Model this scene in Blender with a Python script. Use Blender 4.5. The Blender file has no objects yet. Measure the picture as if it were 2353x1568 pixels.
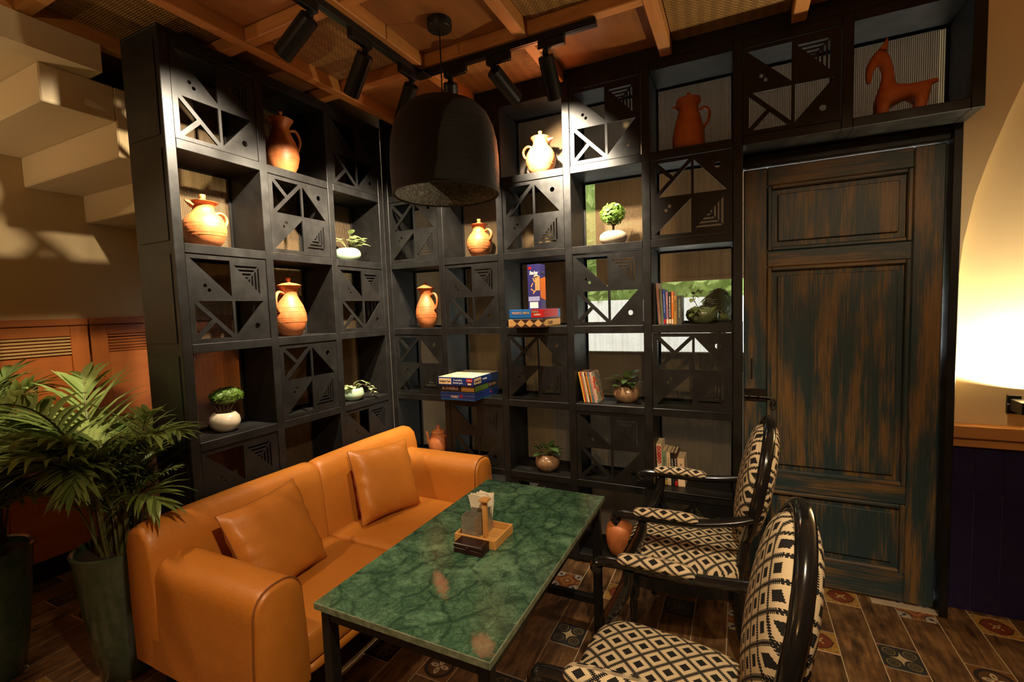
import bpy, math, random
from mathutils import Vector, Matrix
from mathutils.geometry import tessellate_polygon
random.seed(7)
PI = math.pi
SC = bpy.context.scene
COL = SC.collection

# ------------------------------------------------------------------ camera, world, lights, exposure
cam = bpy.data.cameras.new('camera')
cam.sensor_width = 36.0
cam.lens = 1074.67 / 2353 * 36.0
cam.clip_start = 0.02
cam_o = bpy.data.objects.new('camera', cam)
COL.objects.link(cam_o)
_r = Vector((0.89991412, 0.43479285, -0.03331294)); _u = Vector((-0.000348, 0.0771101, 0.9970225)); _f = Vector((-0.43606703, 0.89722305, -0.06954382))
cam_o.matrix_world = Matrix(((_r.x, _u.x, -_f.x, 2.34012), (_r.y, _u.y, -_f.y, -2.74476), (_r.z, _u.z, -_f.z, 1.61976), (0, 0, 0, 1)))
SC.camera = cam_o
W = bpy.data.worlds.new('daylight'); SC.world = W; W.use_nodes = True
W.node_tree.nodes['Background'].inputs[0].default_value = (0.86, 0.93, 1.0, 1)
W.node_tree.nodes['Background'].inputs[1].default_value = 9.0
SC.view_settings.view_transform = 'Standard'; SC.view_settings.look = 'None'
SC.view_settings.gamma = 1.0; SC.view_settings.use_curve_mapping = False
SC.view_settings.exposure = 0.0

def aim(o, target):
    d = Vector(target) - o.location
    o.rotation_euler = d.to_track_quat('-Z', 'Y').to_euler()

def spot(name, loc, target, watts, size, blend=0.5, col=(1, 0.80, 0.56), radius=0.03):
    l = bpy.data.lights.new(name, 'SPOT'); l.energy = watts; l.spot_size = math.radians(size); l.spot_blend = blend
    l.color = col; l.shadow_soft_size = radius
    o = bpy.data.objects.new(name, l); COL.objects.link(o); o.location = loc; aim(o, target)
    return o
WARM = (1, 0.72, 0.42)
# ceiling spotlights behind and beside the photographer (they throw the palm, table and chair shadows)
spot('ceiling_spot_table_offscreen', (2.46, -2.45, 2.86), (1.6, -1.1, 0.6), 200, 82, 0.7, (1, 0.78, 0.5), 0.04)
spot('ceiling_spot_sofa_offscreen', (-0.3, -2.5, 2.86), (0.30, -1.15, 0.5), 88, 66, 0.6, WARM, 0.04)
spot('ceiling_spot_door_offscreen', (3.5, -2.7, 2.86), (3.0, 0.2, 0.85), 85, 58, 0.7, WARM, 0.05)

# wall sconces like the one beside the door, mounted on the left and rear walls outside the picture
spot('sconce_left_offscreen', (-1.53, -3.1, 1.78), (-1.53, -3.1, 3.0), 42, 165, 0.4, WARM, 0.03)
spot('sconce_rear_offscreen', (1.5, -4.87, 1.6), (1.5, -4.87, 3.0), 190, 155, 0.4, WARM, 0.03)

# ------------------------------------------------------------------ node helpers
class X:
    def __init__(s, g, v): s.g = g; s.v = v
    def _b(s, op, o, rev=False):
        n = s.g.nt.nodes.new('ShaderNodeMath'); n.operation = op
        a, b = (o, s) if rev else (s, o)
        s.g.put(n.inputs[0], a); s.g.put(n.inputs[1], b)
        return X(s.g, n.outputs[0])
    def __add__(s, o): return s._b('ADD', o)
    __radd__ = __add__
    def __sub__(s, o): return s._b('SUBTRACT', o)
    def __rsub__(s, o): return s._b('SUBTRACT', o, True)
    def __mul__(s, o): return s._b('MULTIPLY', o)
    __rmul__ = __mul__
    def __truediv__(s, o): return s._b('DIVIDE', o)
    def __lt__(s, o): return s._b('LESS_THAN', o)
    def __gt__(s, o): return s._b('GREATER_THAN', o)
    def mx(s, o): return s._b('MAXIMUM', o)
    def mn(s, o): return s._b('MINIMUM', o)
    def pw(s, o): return s._b('POWER', o)
    def _1(s, op):
        n = s.g.nt.nodes.new('ShaderNodeMath'); n.operation = op; s.g.put(n.inputs[0], s)
        return X(s.g, n.outputs[0])
    def fr(s): return s._1('FRACT')
    def fl(s): return s._1('FLOOR')
    def ab(s): return s._1('ABSOLUTE')
    def sin(s): return s._1('SINE')
    def sq(s): return s._1('SQRT')
    def ss(s, a, b, lo=0.0, hi=1.0):
        n = s.g.nt.nodes.new('ShaderNodeMapRange'); n.interpolation_type = 'SMOOTHSTEP'
        s.g.put(n.inputs[0], s)
        for i, v in enumerate((a, b, lo, hi)): n.inputs[i + 1].default_value = v
        return X(s.g, n.outputs[0])

class G:
    def __init__(s, mat):
        mat.use_nodes = True; s.nt = mat.node_tree; s.p = s.nt.nodes['Principled BSDF']; s.out = s.nt.nodes['Material Output']
        s._tc = None
    def put(s, inp, v):
        if isinstance(v, X): s.nt.links.new(v.v, inp)
        elif isinstance(v, (tuple, list)):
            inp.default_value = tuple(v) + ((1,) if len(v) == 3 and len(inp.default_value) == 4 else ())
        else: inp.default_value = v
    def set(s, name, v): s.put(s.p.inputs[name], v)
    def co(s, kind='Object'):
        if not s._tc: s._tc = s.nt.nodes.new('ShaderNodeTexCoord')
        return X(s, s._tc.outputs[kind])
    def xyz(s, v):
        n = s.nt.nodes.new('ShaderNodeSeparateXYZ'); s.put(n.inputs[0], v)
        return [X(s, n.outputs[i]) for i in range(3)]
    def vec(s, x, y, z):
        n = s.nt.nodes.new('ShaderNodeCombineXYZ')
        for i, q in enumerate((x, y, z)): s.put(n.inputs[i], q)
        return X(s, n.outputs[0])
    def mp(s, v, scale=(1, 1, 1), loc=(0, 0, 0), rot=(0, 0, 0)):
        n = s.nt.nodes.new('ShaderNodeMapping'); s.put(n.inputs[0], v)
        n.inputs[1].default_value = loc; n.inputs[2].default_value = rot; n.inputs[3].default_value = scale
        return X(s, n.outputs[0])
    def noise(s, v, scale=5, detail=3, rough=0.5, dist=0.0, color=False):
        n = s.nt.nodes.new('ShaderNodeTexNoise'); s.put(n.inputs['Vector'], v)
        n.inputs['Scale'].default_value = scale; n.inputs['Detail'].default_value = detail
        n.inputs['Roughness'].default_value = rough; n.inputs['Distortion'].default_value = dist
        return X(s, n.outputs[1 if color else 0])
    def voro(s, v, scale=5, feature='F1', rnd=1.0):
        n = s.nt.nodes.new('ShaderNodeTexVoronoi'); n.feature = feature; s.put(n.inputs['Vector'], v)
        n.inputs['Scale'].default_value = scale; n.inputs['Randomness'].default_value = rnd
        return X(s, n.outputs['Distance'])
    def vadd(s, a, b, k):
        n = s.nt.nodes.new('ShaderNodeVectorMath'); n.operation = 'MULTIPLY_ADD'
        s.put(n.inputs[0], b); n.inputs[1].default_value = (k, k, k); s.put(n.inputs[2], a)
        return X(s, n.outputs[0])
    def mix(s, f, a, b):
        n = s.nt.nodes.new('ShaderNodeMix'); n.data_type = 'RGBA'
        s.put(n.inputs[0], f); s.put(n.inputs[6], a); s.put(n.inputs[7], b)
        return X(s, n.outputs[2])
    def ramp(s, f, stops):
        n = s.nt.nodes.new('ShaderNodeValToRGB'); s.put(n.inputs[0], f)
        e = n.color_ramp.elements
        while len(e) < len(stops): e.new(0.5)
        for i, (p, c) in enumerate(stops): e[i].position = p; e[i].color = tuple(c) + (1,)
        return X(s, n.outputs[0])
    def bump(s, h, strength=0.3, dist=0.01):
        n = s.nt.nodes.new('ShaderNodeBump'); n.inputs['Strength'].default_value = strength
        n.inputs['Distance'].default_value = dist; s.put(n.inputs['Height'], h)
        s.nt.links.new(n.outputs[0], s.p.inputs['Normal'])
    def rnd(s):
        n = s.nt.nodes.new('ShaderNodeObjectInfo')
        return X(s, n.outputs['Random'])
    def oloc(s):
        n = s.nt.nodes.new('ShaderNodeObjectInfo')
        return X(s, n.outputs['Location'])

MATS = {}
def mat(name, col=(0.5, 0.5, 0.5), rough=0.5, metal=0.0, spec=0.5, fn=None, coat=0.0, var=0.12, vs=30):
    """procedural material: base colour broken up by a fine noise, or a full node recipe in fn"""
    m = bpy.data.materials.new(name); g = G(m)
    g.set('Roughness', rough); g.set('Metallic', metal); g.set('Specular IOR Level', spec); g.set('Coat Weight', coat)
    if fn: fn(g)
    else:
        n = g.noise(g.co(), vs, 3)
        g.set('Base Color', g.mix(n, tuple(c * (1 - var) for c in col), tuple(min(1, c * (1 + var)) for c in col)))
    MATS[name] = m
    return m

# ------------------------------------------------------------------ materials
def f_black(g):
    n = g.noise(g.co(), 9, 4, 0.6)
    g.set('Base Color', g.mix(n.ss(0.35, 0.75), (0.0075, 0.0071, 0.0066), (0.0115, 0.0108, 0.0098)))
    g.set('Roughness', n.ss(0.3, 0.8, 0.38, 0.52)); g.set('Specular IOR Level', 0.28)
mat('black_paint', fn=f_black)
def f_leather(g):
    c = g.co(); n = g.noise(c, 5, 4, 0.6); m = g.noise(c, 220, 2)
    g.set('Base Color', g.mix(n, (0.43, 0.140, 0.016), (0.53, 0.185, 0.024)))
    g.set('Roughness', n.ss(0.2, 0.8, 0.36, 0.48)); g.bump(m + g.noise(g.vadd(c, g.noise(c, 3, 2, color=True), 0.3), 9, 3, 0.6) * 4.0, 0.16, 0.005)
mat('tan_leather', fn=f_leather)
mat('leather_seam', (0.22, 0.07, 0.012), 0.6)
def f_marble(g):
    c = g.co(); w = g.noise(c, 5, 4, 0.6, color=True); q = g.vadd(c, w, 0.10); w2 = g.noise(c, 26, 3, 0.6, color=True); q2 = g.vadd(q, w2, 0.022)
    a = g.voro(g.mp(q2, (1, 0.7, 1), rot=(0, 0, 0.5)), 9, 'DISTANCE_TO_EDGE'); b = g.voro(q2, 24, 'DISTANCE_TO_EDGE'); d = g.voro(q2, 62, 'DISTANCE_TO_EDGE')
    n = g.noise(q, 7, 5, 0.65); n2 = g.noise(q, 90, 4, 0.7); n3 = g.noise(c, 22, 3, 0.6)
    base = g.ramp(n * 0.45 + n2 * 0.3 + n3 * 0.25, [(0.32, (0.022, 0.066, 0.036)), (0.5, (0.066, 0.150, 0.085)), (0.66, (0.155, 0.275, 0.165))])
    v = a.ss(0.0, 0.11, 0.25, 1.0).mx(n3.ss(0.50, 0.60)).mn(b.ss(0.0, 0.14, 0.42, 1.0).mx(n.ss(0.46, 0.60))).mn(d.ss(0.0, 0.16, 0.55, 1.0).mx(n.ss(0.52, 0.62)))
    k = g.mix(v, (0.007, 0.026, 0.015), base)
    lt = (d.ss(0.02, 0.05) * (1.0 - d.ss(0.06, 0.10))) * n3.ss(0.5, 0.7) * 0.45
    k = g.mix(lt, k, (0.24, 0.38, 0.24))
    x, y, z = g.xyz(c)
    def blob(cx, cy, rx, ry): return ((x - cx) * (1 / rx)).pw(2.0) + ((y - cy) * (1 / ry)).pw(2.0)
    def vein(cx, cy, rl, rw):
        p = (x - cx) * 0.69 - (y - cy) * 0.72; q_ = (x - cx) * 0.72 + (y - cy) * 0.69
        return ((p / rl).pw(2.0) + (q_ / rw).pw(2.0) + (n3 - 0.5) * 2.2 + (n2 - 0.5) * 2.5).ss(0.1, 1.3, 1, 0)
    f1 = vein(0.0, -0.315, 0.085, 0.022); f2 = vein(0.255, -0.495, 0.05, 0.03)
    k = g.mix(f1 * 0.72 + f2 * 0.5, k, g.mix(n2, (0.26, 0.10, 0.055), (0.44, 0.24, 0.15)))
    g.set('Base Color', k); g.set('Roughness', n2.ss(0.2, 0.8, 0.16, 0.26))
mat('green_marble', fn=f_marble)
def f_marble_edge(g):
    n = g.noise(g.co(), 40, 4, 0.7)
    g.set('Base Color', g.ramp(n, [(0.3, (0.06, 0.09, 0.05)), (0.7, (0.24, 0.27, 0.18))])); g.set('Roughness', 0.55)
mat('marble_edge', fn=f_marble_edge)
def ikat(g, u, v, p=0.0615):
    a = (u + v) * (0.7071 / p); b = (u - v) * (0.7071 / p)
    jag = ((a * 11.0).fr() - 0.5).ab() * 0.11 + ((b * 11.0).fr() - 0.5).ab() * 0.11
    A = (a.fr() - 0.5).ab(); B = (b.fr() - 0.5).ab()
    m = A.mx(B) + jag - 0.05
    k = (m > 0.425).mx(m < 0.205)
    w = g.noise(g.co(), 350, 2)
    g.set('Base Color', g.mix(k, g.mix(w, (0.56, 0.43, 0.26), (0.70, 0.56, 0.37)), g.mix(w, (0.010, 0.010, 0.010), (0.022, 0.020, 0.018))))
    g.set('Roughness', 0.85); g.set('Specular IOR Level', 0.2); g.bump(w, 0.25, 0.002)
def f_ikat(g):
    u, v, _ = g.xyz(g.co('UV')); ikat(g, u, v)
mat('ikat_fabric', fn=f_ikat)
mat('black_lacquer', (0.008, 0.008, 0.008), 0.16, coat=0.4)
def wood(name, c0, c1, axis='y', sc=1.0, rough=0.45, knots=True):
    def fn(g):
        c = g.co(); s = {'x': (0.12, 1, 1), 'y': (1, 0.12, 1), 'z': (1, 1, 0.12)}[axis]
        r = g.rnd(); q = g.vadd(g.mp(c, s), g.vec(r * 7.0, r * 13.0, r * 5.0), 1.0)
        w = g.noise(q, 4 * sc, 2, color=True); q = g.vadd(q, w, 0.12 / sc)
        n = g.noise(q, 30 * sc, 5, 0.6); l = g.noise(q, 5 * sc, 3, 0.5, 1.2)
        h = n * 0.45 + l * 0.4 + r * 0.15
        g.set('Base Color', g.ramp(h, [(0.3, c0), (0.68, c1)])); g.set('Roughness', rough); g.bump(n, 0.12, 0.002)
    return mat(name, fn=fn)
for ax in 'xy': wood('beam_wood_' + ax, (0.30, 0.115, 0.026), (0.50, 0.215, 0.055), ax, 1.2, 0.5)
wood('ply_panel', (0.14, 0.052, 0.013), (0.30, 0.122, 0.032), 'y', 0.7, 0.42)
for ax in 'yz': wood('teak_' + ax, (0.33, 0.085, 0.014), (0.47, 0.145, 0.026), ax, 1.0, 0.35)
wood('rail_wood', (0.30, 0.12, 0.03), (0.46, 0.21, 0.06), 'x', 1.2, 0.45)
wood('tray_wood', (0.50, 0.24, 0.06), (0.64, 0.34, 0.10), 'x', 1.5, 0.5)
def f_floor(g):
    c = g.co(); r = g.rnd(); q = g.vadd(g.mp(c, (1, 0.14, 1)), g.vec(r * 9.0, r * 17.0, r * 5.0), 1.0)
    q = g.vadd(q, g.noise(q, 7, 2, color=True), 0.09)
    n = g.noise(q, 42, 5, 0.65); l = g.noise(c, 5, 4, 0.6); l2 = g.noise(g.vadd(c, g.vec(r * 3.0, r * 11.0, r), 1.0), 9, 4, 0.6)
    k = g.ramp(n * 0.5 + l2 * 0.5, [(0.36, (0.022, 0.011, 0.006)), (0.5, (0.13, 0.065, 0.025)), (0.63, (0.28, 0.150, 0.058))])
    k = g.mix(l2.ss(0.55, 0.75) * 0.5, k, (0.03, 0.02, 0.012))
    g.set('Base Color', g.mix(r * 0.35, k, (0.05, 0.028, 0.014))); g.set('Roughness', n.ss(0.2, 0.8, 0.3, 0.45)); g.bump(n, 0.15, 0.002)
mat('floor_plank', fn=f_floor)
mat('grout', (0.42, 0.32, 0.20), 0.85)
def tile_mat(name, recipe):
    def fn(g):
        x, y, z = g.xyz(g.co()); x = x / 0.076; y = y / 0.076          # -1..1 over a tile
        k = recipe(g, x, y, x.ab(), y.ab(), (x * x + y * y).sq())
        n = g.noise(g.co(), 60, 3)
        g.set('Base Color', g.mix(n.ss(0.4, 0.8) * 0.35, k, (0.05, 0.03, 0.02))); g.set('Roughness', 0.35)
    return mat(name, fn=fn)
def t_red(g, x, y, a, b, r):
    m = a.mx(b); petal = (a + b) + ((a - b).ab() * 0.35) + ((a * 9.0).sin() * (b * 9.0).sin()) * 0.08
    fl = ((a - b).ab() * 6.0 + (r - 0.30).ab() * 5.5)
    k = g.mix((g.noise(g.vec(a * 4.0, b * 4.0, 0.0), 1.6, 2) > 0.52), (0.42, 0.24, 0.06), (0.30, 0.15, 0.03))
    k = g.mix(petal < 1.16, k, (0.03, 0.012, 0.008)); k = g.mix(petal < 1.06, k, (0.17, 0.035, 0.014))
    k = g.mix(fl < 0.62, k, (0.5, 0.36, 0.14)); k = g.mix((r - 0.12).ab() < 0.05, k, (0.45, 0.33, 0.13))
    return k
def t_lace(g, x, y, a, b, r):
    k = (0.20, 0.065, 0.02)
    k = g.mix(((r * 16.0).sin() * 0.5 + (a * b * 30.0).sin()) > 0.55, k, (0.36, 0.16, 0.05))
    c = (((a - 0.86) * (a - 0.86) + (b - 0.86) * (b - 0.86))).sq()
    k = g.mix(c < 0.55, k, (0.012, 0.012, 0.035)); k = g.mix(c < 0.49, k, (0.40, 0.34, 0.25)); 
    k = g.mix(((a - b).ab() + (c - 0.22).ab() * 0.8) < 0.16, k, (0.02, 0.02, 0.06))
    k = g.mix((a + b) < 0.16, k, (0.42, 0.34, 0.2))
    return k
def t_star(g, x, y, a, b, r):
    k = (0.022, 0.024, 0.026)
    s = (((a - 0.5) * (a - 0.5) + (b - 0.5) * (b - 0.5))).sq()
    k = g.mix((s - 0.30).ab() < 0.045, k, (0.13, 0.10, 0.045)); k = g.mix((s - 0.14).ab() < 0.035, k, (0.10, 0.08, 0.04))
    st = (a * b) * 9.0 + (a + b) * 0.75
    k = g.mix(st < 0.46, k, (0.46, 0.36, 0.20)); k = g.mix((a.mn(b)) > 0.86, k, (0.20, 0.05, 0.02))
    return k
def t_flower(g, x, y, a, b, r):
    k = (0.10, 0.045, 0.018)
    k = g.mix((r - 0.82).ab() < 0.10, k, (0.016, 0.014, 0.014)); k = g.mix(r > 0.92, k, (0.16, 0.07, 0.02))
    m = a.mx(b); pet = ((m - 0.34) * (m - 0.34) * 1.0 + a.mn(b) * a.mn(b) * 3.4).sq()
    k = g.mix(pet < 0.33, k, (0.03, 0.015, 0.012)); k = g.mix(pet < 0.28, k, (0.48, 0.40, 0.27)); k = g.mix(pet < 0.12, k, (0.22, 0.12, 0.05))
    k = g.mix(r < 0.09, k, (0.2, 0.05, 0.02))
    return k
def t_dark(g, x, y, a, b, r):
    k = (0.016, 0.015, 0.015); sp = ((a - b).ab() < 0.07).mx(a.mn(b) < 0.05) * (r < 0.7)
    k = g.mix(sp, k, (0.11, 0.075, 0.03)); k = g.mix((r - 0.74).ab() < 0.03, k, (0.12, 0.085, 0.04)); k = g.mix((r - 0.36).ab() < 0.035, k, (0.10, 0.07, 0.03))
    return k
TILES = [tile_mat('tile_red', t_red), tile_mat('tile_lace', t_lace), tile_mat('tile_star', t_star), tile_mat('tile_flower', t_flower), tile_mat('tile_dark', t_dark)]
def f_plaster(c0, c1):
    def fn(g):
        c = g.co(); n = g.noise(c, 3, 5, 0.6); m = g.noise(g.mp(c, (9, 9, 60)), 1.2, 4, 0.6)
        g.set('Base Color', g.mix(n, c0, c1)); g.set('Roughness', 0.85); g.bump(m * 0.4 + n, 0.10, 0.004)
    return fn
mat('cream_plaster', fn=f_plaster((0.60, 0.48, 0.28), (0.68, 0.55, 0.33)))
mat('beige_wall', fn=f_plaster((0.54, 0.42, 0.25), (0.60, 0.475, 0.29)))
mat('warm_wall', (0.32, 0.22, 0.12), 0.85, vs=3)
def f_woven(g):
    c = g.co(); x, y, z = g.xyz(c)
    u = x * 46.0; v = y * 88.0
    h = ((u + (v.fl() * 0.5)).fr() - 0.5).ab() * 2.0; w = (v.fr() - 0.5).ab() * 2.0
    band = ((x * 17.0 + (y * 1.2)).fr() - 0.5).ab() * 2.0
    n = g.noise(c, 25, 4, 0.6)
    t = h.ss(0.1, 0.9) * 0.5 + w.ss(0.0, 0.8) * 0.35 + n * 0.3
    k = g.ramp(t, [(0.25, (0.10, 0.05, 0.014)), (0.8, (0.36, 0.20, 0.062))])
    g.set('Base Color', g.mix(band.ss(0.3, 0.7) * 0.45, k, (0.13, 0.062, 0.018))); g.set('Roughness', 0.38); g.bump(h + w, 0.5, 0.004)
mat('woven_bamboo', fn=f_woven)
def f_pane(g):
    c = g.co(); x, y, z = g.xyz(c); s = ((x + y) * (2 * PI / 0.0082)).sin()
    n = g.noise(g.mp(c, (60, 60, 1.5)), 1.0, 3)
    g.set('Base Color', g.mix(s.ss(-1, 1), (0.10, 0.064, 0.034), (0.19, 0.132, 0.074))); g.set('Roughness', 0.17); g.set('Specular IOR Level', 0.7); g.bump(s, 0.9, 0.0016)
    t = g.nt.nodes.new('ShaderNodeBsdfTransparent'); t.inputs[0].default_value = (0.86, 0.83, 0.76, 1)
    m = g.nt.nodes.new('ShaderNodeMixShader'); g.put(m.inputs[0], (s * 0.30 + 0.35 + (n - 0.5) * 0.2))
    g.nt.links.new(t.outputs[0], m.inputs[1]); g.nt.links.new(g.p.outputs[0], m.inputs[2]); g.nt.links.new(m.outputs[0], g.out.inputs[0])
mat('fluted_plastic', fn=f_pane)
def f_terra(g):
    c = g.co(); n = g.noise(c, 18, 4, 0.6); x, y, z = g.xyz(c)
    g.set('Base Color', g.ramp(n, [(0.3, (0.38, 0.105, 0.028)), (0.7, (0.52, 0.17, 0.048))])); g.set('Roughness', n.ss(0.2, 0.8, 0.38, 0.6))
    g.bump(n, 0.25, 0.003)
mat('terracotta', fn=f_terra)
def glaze(name, c0, c1, rough=0.18):
    def fn(g):
        n = g.noise(g.co(), 11, 5, 0.65, 0.6); g.set('Base Color', g.ramp(n, [(0.3, c0), (0.7, c1)])); g.set('Roughness', rough); g.set('Coat Weight', 0.3)
    return mat(name, fn=fn)
glaze('celadon', (0.20, 0.30, 0.19), (0.36, 0.46, 0.31)); glaze('cream_stoneware', (0.42, 0.34, 0.23), (0.58, 0.49, 0.36)); glaze('brown_glaze', (0.16, 0.085, 0.04), (0.32, 0.19, 0.10))
glaze('stone_glaze', (0.25, 0.19, 0.12), (0.38, 0.30, 0.20), 0.4); glaze('olive_glaze', (0.07, 0.085, 0.035), (0.13, 0.15, 0.07)); glaze('planter_green', (0.028, 0.048, 0.026), (0.060, 0.082, 0.046), 0.22)
mat('soil', (0.03, 0.018, 0.01), 0.95, vs=90, var=0.5)
mat('bark', (0.07, 0.042, 0.022), 0.9, vs=60, var=0.4)
def leaf(name, c0, c1, rough=0.42):
    def fn(g):
        n = g.noise(g.co(), 7, 3); r = g.rnd()
        g.set('Base Color', g.ramp(n * 0.7 + r * 0.3, [(0.3, c0), (0.7, c1)])); g.set('Roughness', rough)
        t = g.nt.nodes.new('ShaderNodeBsdfTranslucent'); t.inputs[0].default_value = tuple(c * 1.2 for c in c1) + (1,)
        m = g.nt.nodes.new('ShaderNodeMixShader'); m.inputs[0].default_value = 0.22
        g.nt.links.new(g.p.outputs[0], m.inputs[1]); g.nt.links.new(t.outputs[0], m.inputs[2]); g.nt.links.new(m.outputs[0], g.out.inputs[0])
    return mat(name, fn=fn)
leaf('palm_leaf', (0.075, 0.125, 0.026), (0.25, 0.31, 0.09), 0.33); leaf('bonsai_leaf', (0.05, 0.11, 0.010), (0.18, 0.28, 0.04), 0.55)
leaf('pale_leaf', (0.26, 0.35, 0.12), (0.48, 0.54, 0.26)); leaf('dark_leaf', (0.026, 0.060, 0.014), (0.075, 0.125, 0.030)); leaf('ivy_leaf', (0.05, 0.07, 0.014), (0.13, 0.15, 0.035))
leaf('hedge_leaf', (0.16, 0.25, 0.05), (0.40, 0.50, 0.16), 0.7)
mat('palm_stem', (0.10, 0.10, 0.028), 0.5, vs=40, var=0.4)
def f_door(axis):
    def fn(g):
        c = g.co(); s = (60, 60, 0.9) if axis == 'z' else (0.9, 60, 60)
        q = g.mp(c, s); n = g.noise(q, 1.6, 5, 0.75); f = g.noise(q, 5.5, 4, 0.75); l = g.noise(g.mp(c, (7, 7, 1.1) if axis == 'z' else (1.1, 7, 7)), 1.6, 3, 0.6)
        w = n * 0.5 + f * 0.5 + (l - 0.5) * 0.9
        woodc = g.mix(f, (0.085, 0.043, 0.014), (0.30, 0.175, 0.062))
        g.set('Base Color', g.mix(w.ss(0.42, 0.66), g.mix(f, (0.009, 0.028, 0.038), (0.036, 0.068, 0.075)), woodc))
        g.set('Roughness', 0.42); g.bump(f + n, 0.3, 0.003)
    return fn
mat('door_paint_z', fn=f_door('z')); mat('door_paint_x', fn=f_door('x'))
mat('dark_iron', (0.035, 0.027, 0.02), 0.4, 0.7); mat('blue_tile', (0.014, 0.012, 0.052), 0.15, vs=6, var=0.3); mat('tile_grout', (0.35, 0.30, 0.42), 0.8)
mat('satin_black', (0.006, 0.006, 0.006), 0.4, spec=0.28); mat('galvanised', (0.36, 0.33, 0.27), 0.36, 0.6, vs=70, var=0.45); mat('brass', (0.72, 0.48, 0.20), 0.3, 0.45)
def f_bulb(g):
    g.set('Base Color', g.mix(g.noise(g.co(), 20, 2), (0.9, 0.8, 0.6), (0.95, 0.88, 0.7))); g.set('Roughness', 0.2)
mat('bulb_glass', fn=f_bulb)
mat('paper', (0.80, 0.72, 0.58), 0.9); mat('page_block', (0.50, 0.38, 0.22), 0.9, vs=120); mat('maroon_lacquer', (0.022, 0.006, 0.006), 0.25)
def f_rattan(g):
    c = g.co(); x, y, z = g.xyz(c); n = g.noise(g.mp(c, (5, 5, 150)), 1.6, 5, 0.7)
    g.set('Base Color', g.ramp(n, [(0.35, (0.003, 0.0022, 0.0018)), (0.8, (0.016, 0.010, 0.007))])); g.set('Roughness', 0.5); g.set('Specular IOR Level', 0.35); g.bump(n, 1.0, 0.014)
mat('wound_string', fn=f_rattan)
def f_fibre(g):
    c = g.co(); q = g.vadd(c, g.noise(c, 9, 3, color=True), 0.15); n = g.voro(q, 55, 'DISTANCE_TO_EDGE'); m = g.noise(g.mp(q, (30, 30, 90)), 1.5, 4, 0.7)
    g.set('Base Color', g.ramp(m * 0.7 + n * 0.8, [(0.25, (0.05, 0.045, 0.035)), (0.75, (0.46, 0.43, 0.36))])); g.set('Roughness', 0.6); g.bump(m, 0.7, 0.004)
mat('fibre_lining', fn=f_fibre)
def flat(name, c, rough=0.5): return mat('print_' + name, c, rough, var=0.08)
flat('navy', (0.012, 0.030, 0.16), 0.35); flat('blue', (0.015, 0.12, 0.38), 0.3); flat('red', (0.42, 0.012, 0.012), 0.35); flat('orange', (0.55, 0.13, 0.01)); flat('cream', (0.72, 0.52, 0.32))
flat('white', (0.82, 0.80, 0.76)); flat('black', (0.008, 0.008, 0.008)); flat('green', (0.09, 0.16, 0.025)); flat('purple', (0.035, 0.030, 0.14), 0.3); flat('yellow', (0.60, 0.36, 0.03)); flat('brown', (0.035, 0.012, 0.008))
flat('wood', (0.55, 0.30, 0.10)); flat('pink', (0.55, 0.32, 0.24)); flat('sage', (0.20, 0.26, 0.16)); flat('mauve', (0.22, 0.10, 0.13)); flat('mustard', (0.34, 0.17, 0.03)); flat('charcoal', (0.05, 0.045, 0.035)); flat('teal', (0.02, 0.14, 0.16)); flat('lilac', (0.30, 0.32, 0.55))
def f_board(g):
    c = g.co(); n = g.noise(c, 14, 3, 0.6); m = g.noise(c, 30, 2)
    g.set('Base Color', g.ramp(n, [(0.2, (0.10, 0.05, 0.03)), (0.4, (0.65, 0.52, 0.28)), (0.55, (0.82, 0.76, 0.58)), (0.7, (0.30, 0.42, 0.06)), (0.85, (0.5, 0.14, 0.04))])); g.set('Roughness', 0.35)
mat('print_map', fn=f_board)
def f_comic(g):
    c = g.co(); r = g.rnd(); q = g.vadd(c, g.vec(r * 5.0, r * 3.0, r * 7.0), 1.0); n = g.noise(g.mp(q, (14, 14, 16)), 1.6, 2, 0.5)
    g.set('Base Color', g.ramp(n, [(0.25, (0.5, 0.30, 0.02)), (0.42, (0.42, 0.02, 0.02)), (0.5, (0.55, 0.42, 0.22)), (0.6, (0.05, 0.14, 0.17)), (0.72, (0.55, 0.30, 0.03))])); g.set('Roughness', 0.35)
mat('print_comic', fn=f_comic)
mat('block_wall_tan', (0.40, 0.34, 0.24), 0.9, vs=3); mat('white_render', (0.85, 0.85, 0.83), 0.8, vs=4); mat('patio_stone', (0.55, 0.54, 0.50), 0.8, vs=4); mat('blind_cloth', (0.34, 0.21, 0.11), 0.9, vs=3); mat('planter_dark', (0.05, 0.045, 0.04), 0.7)

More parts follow.
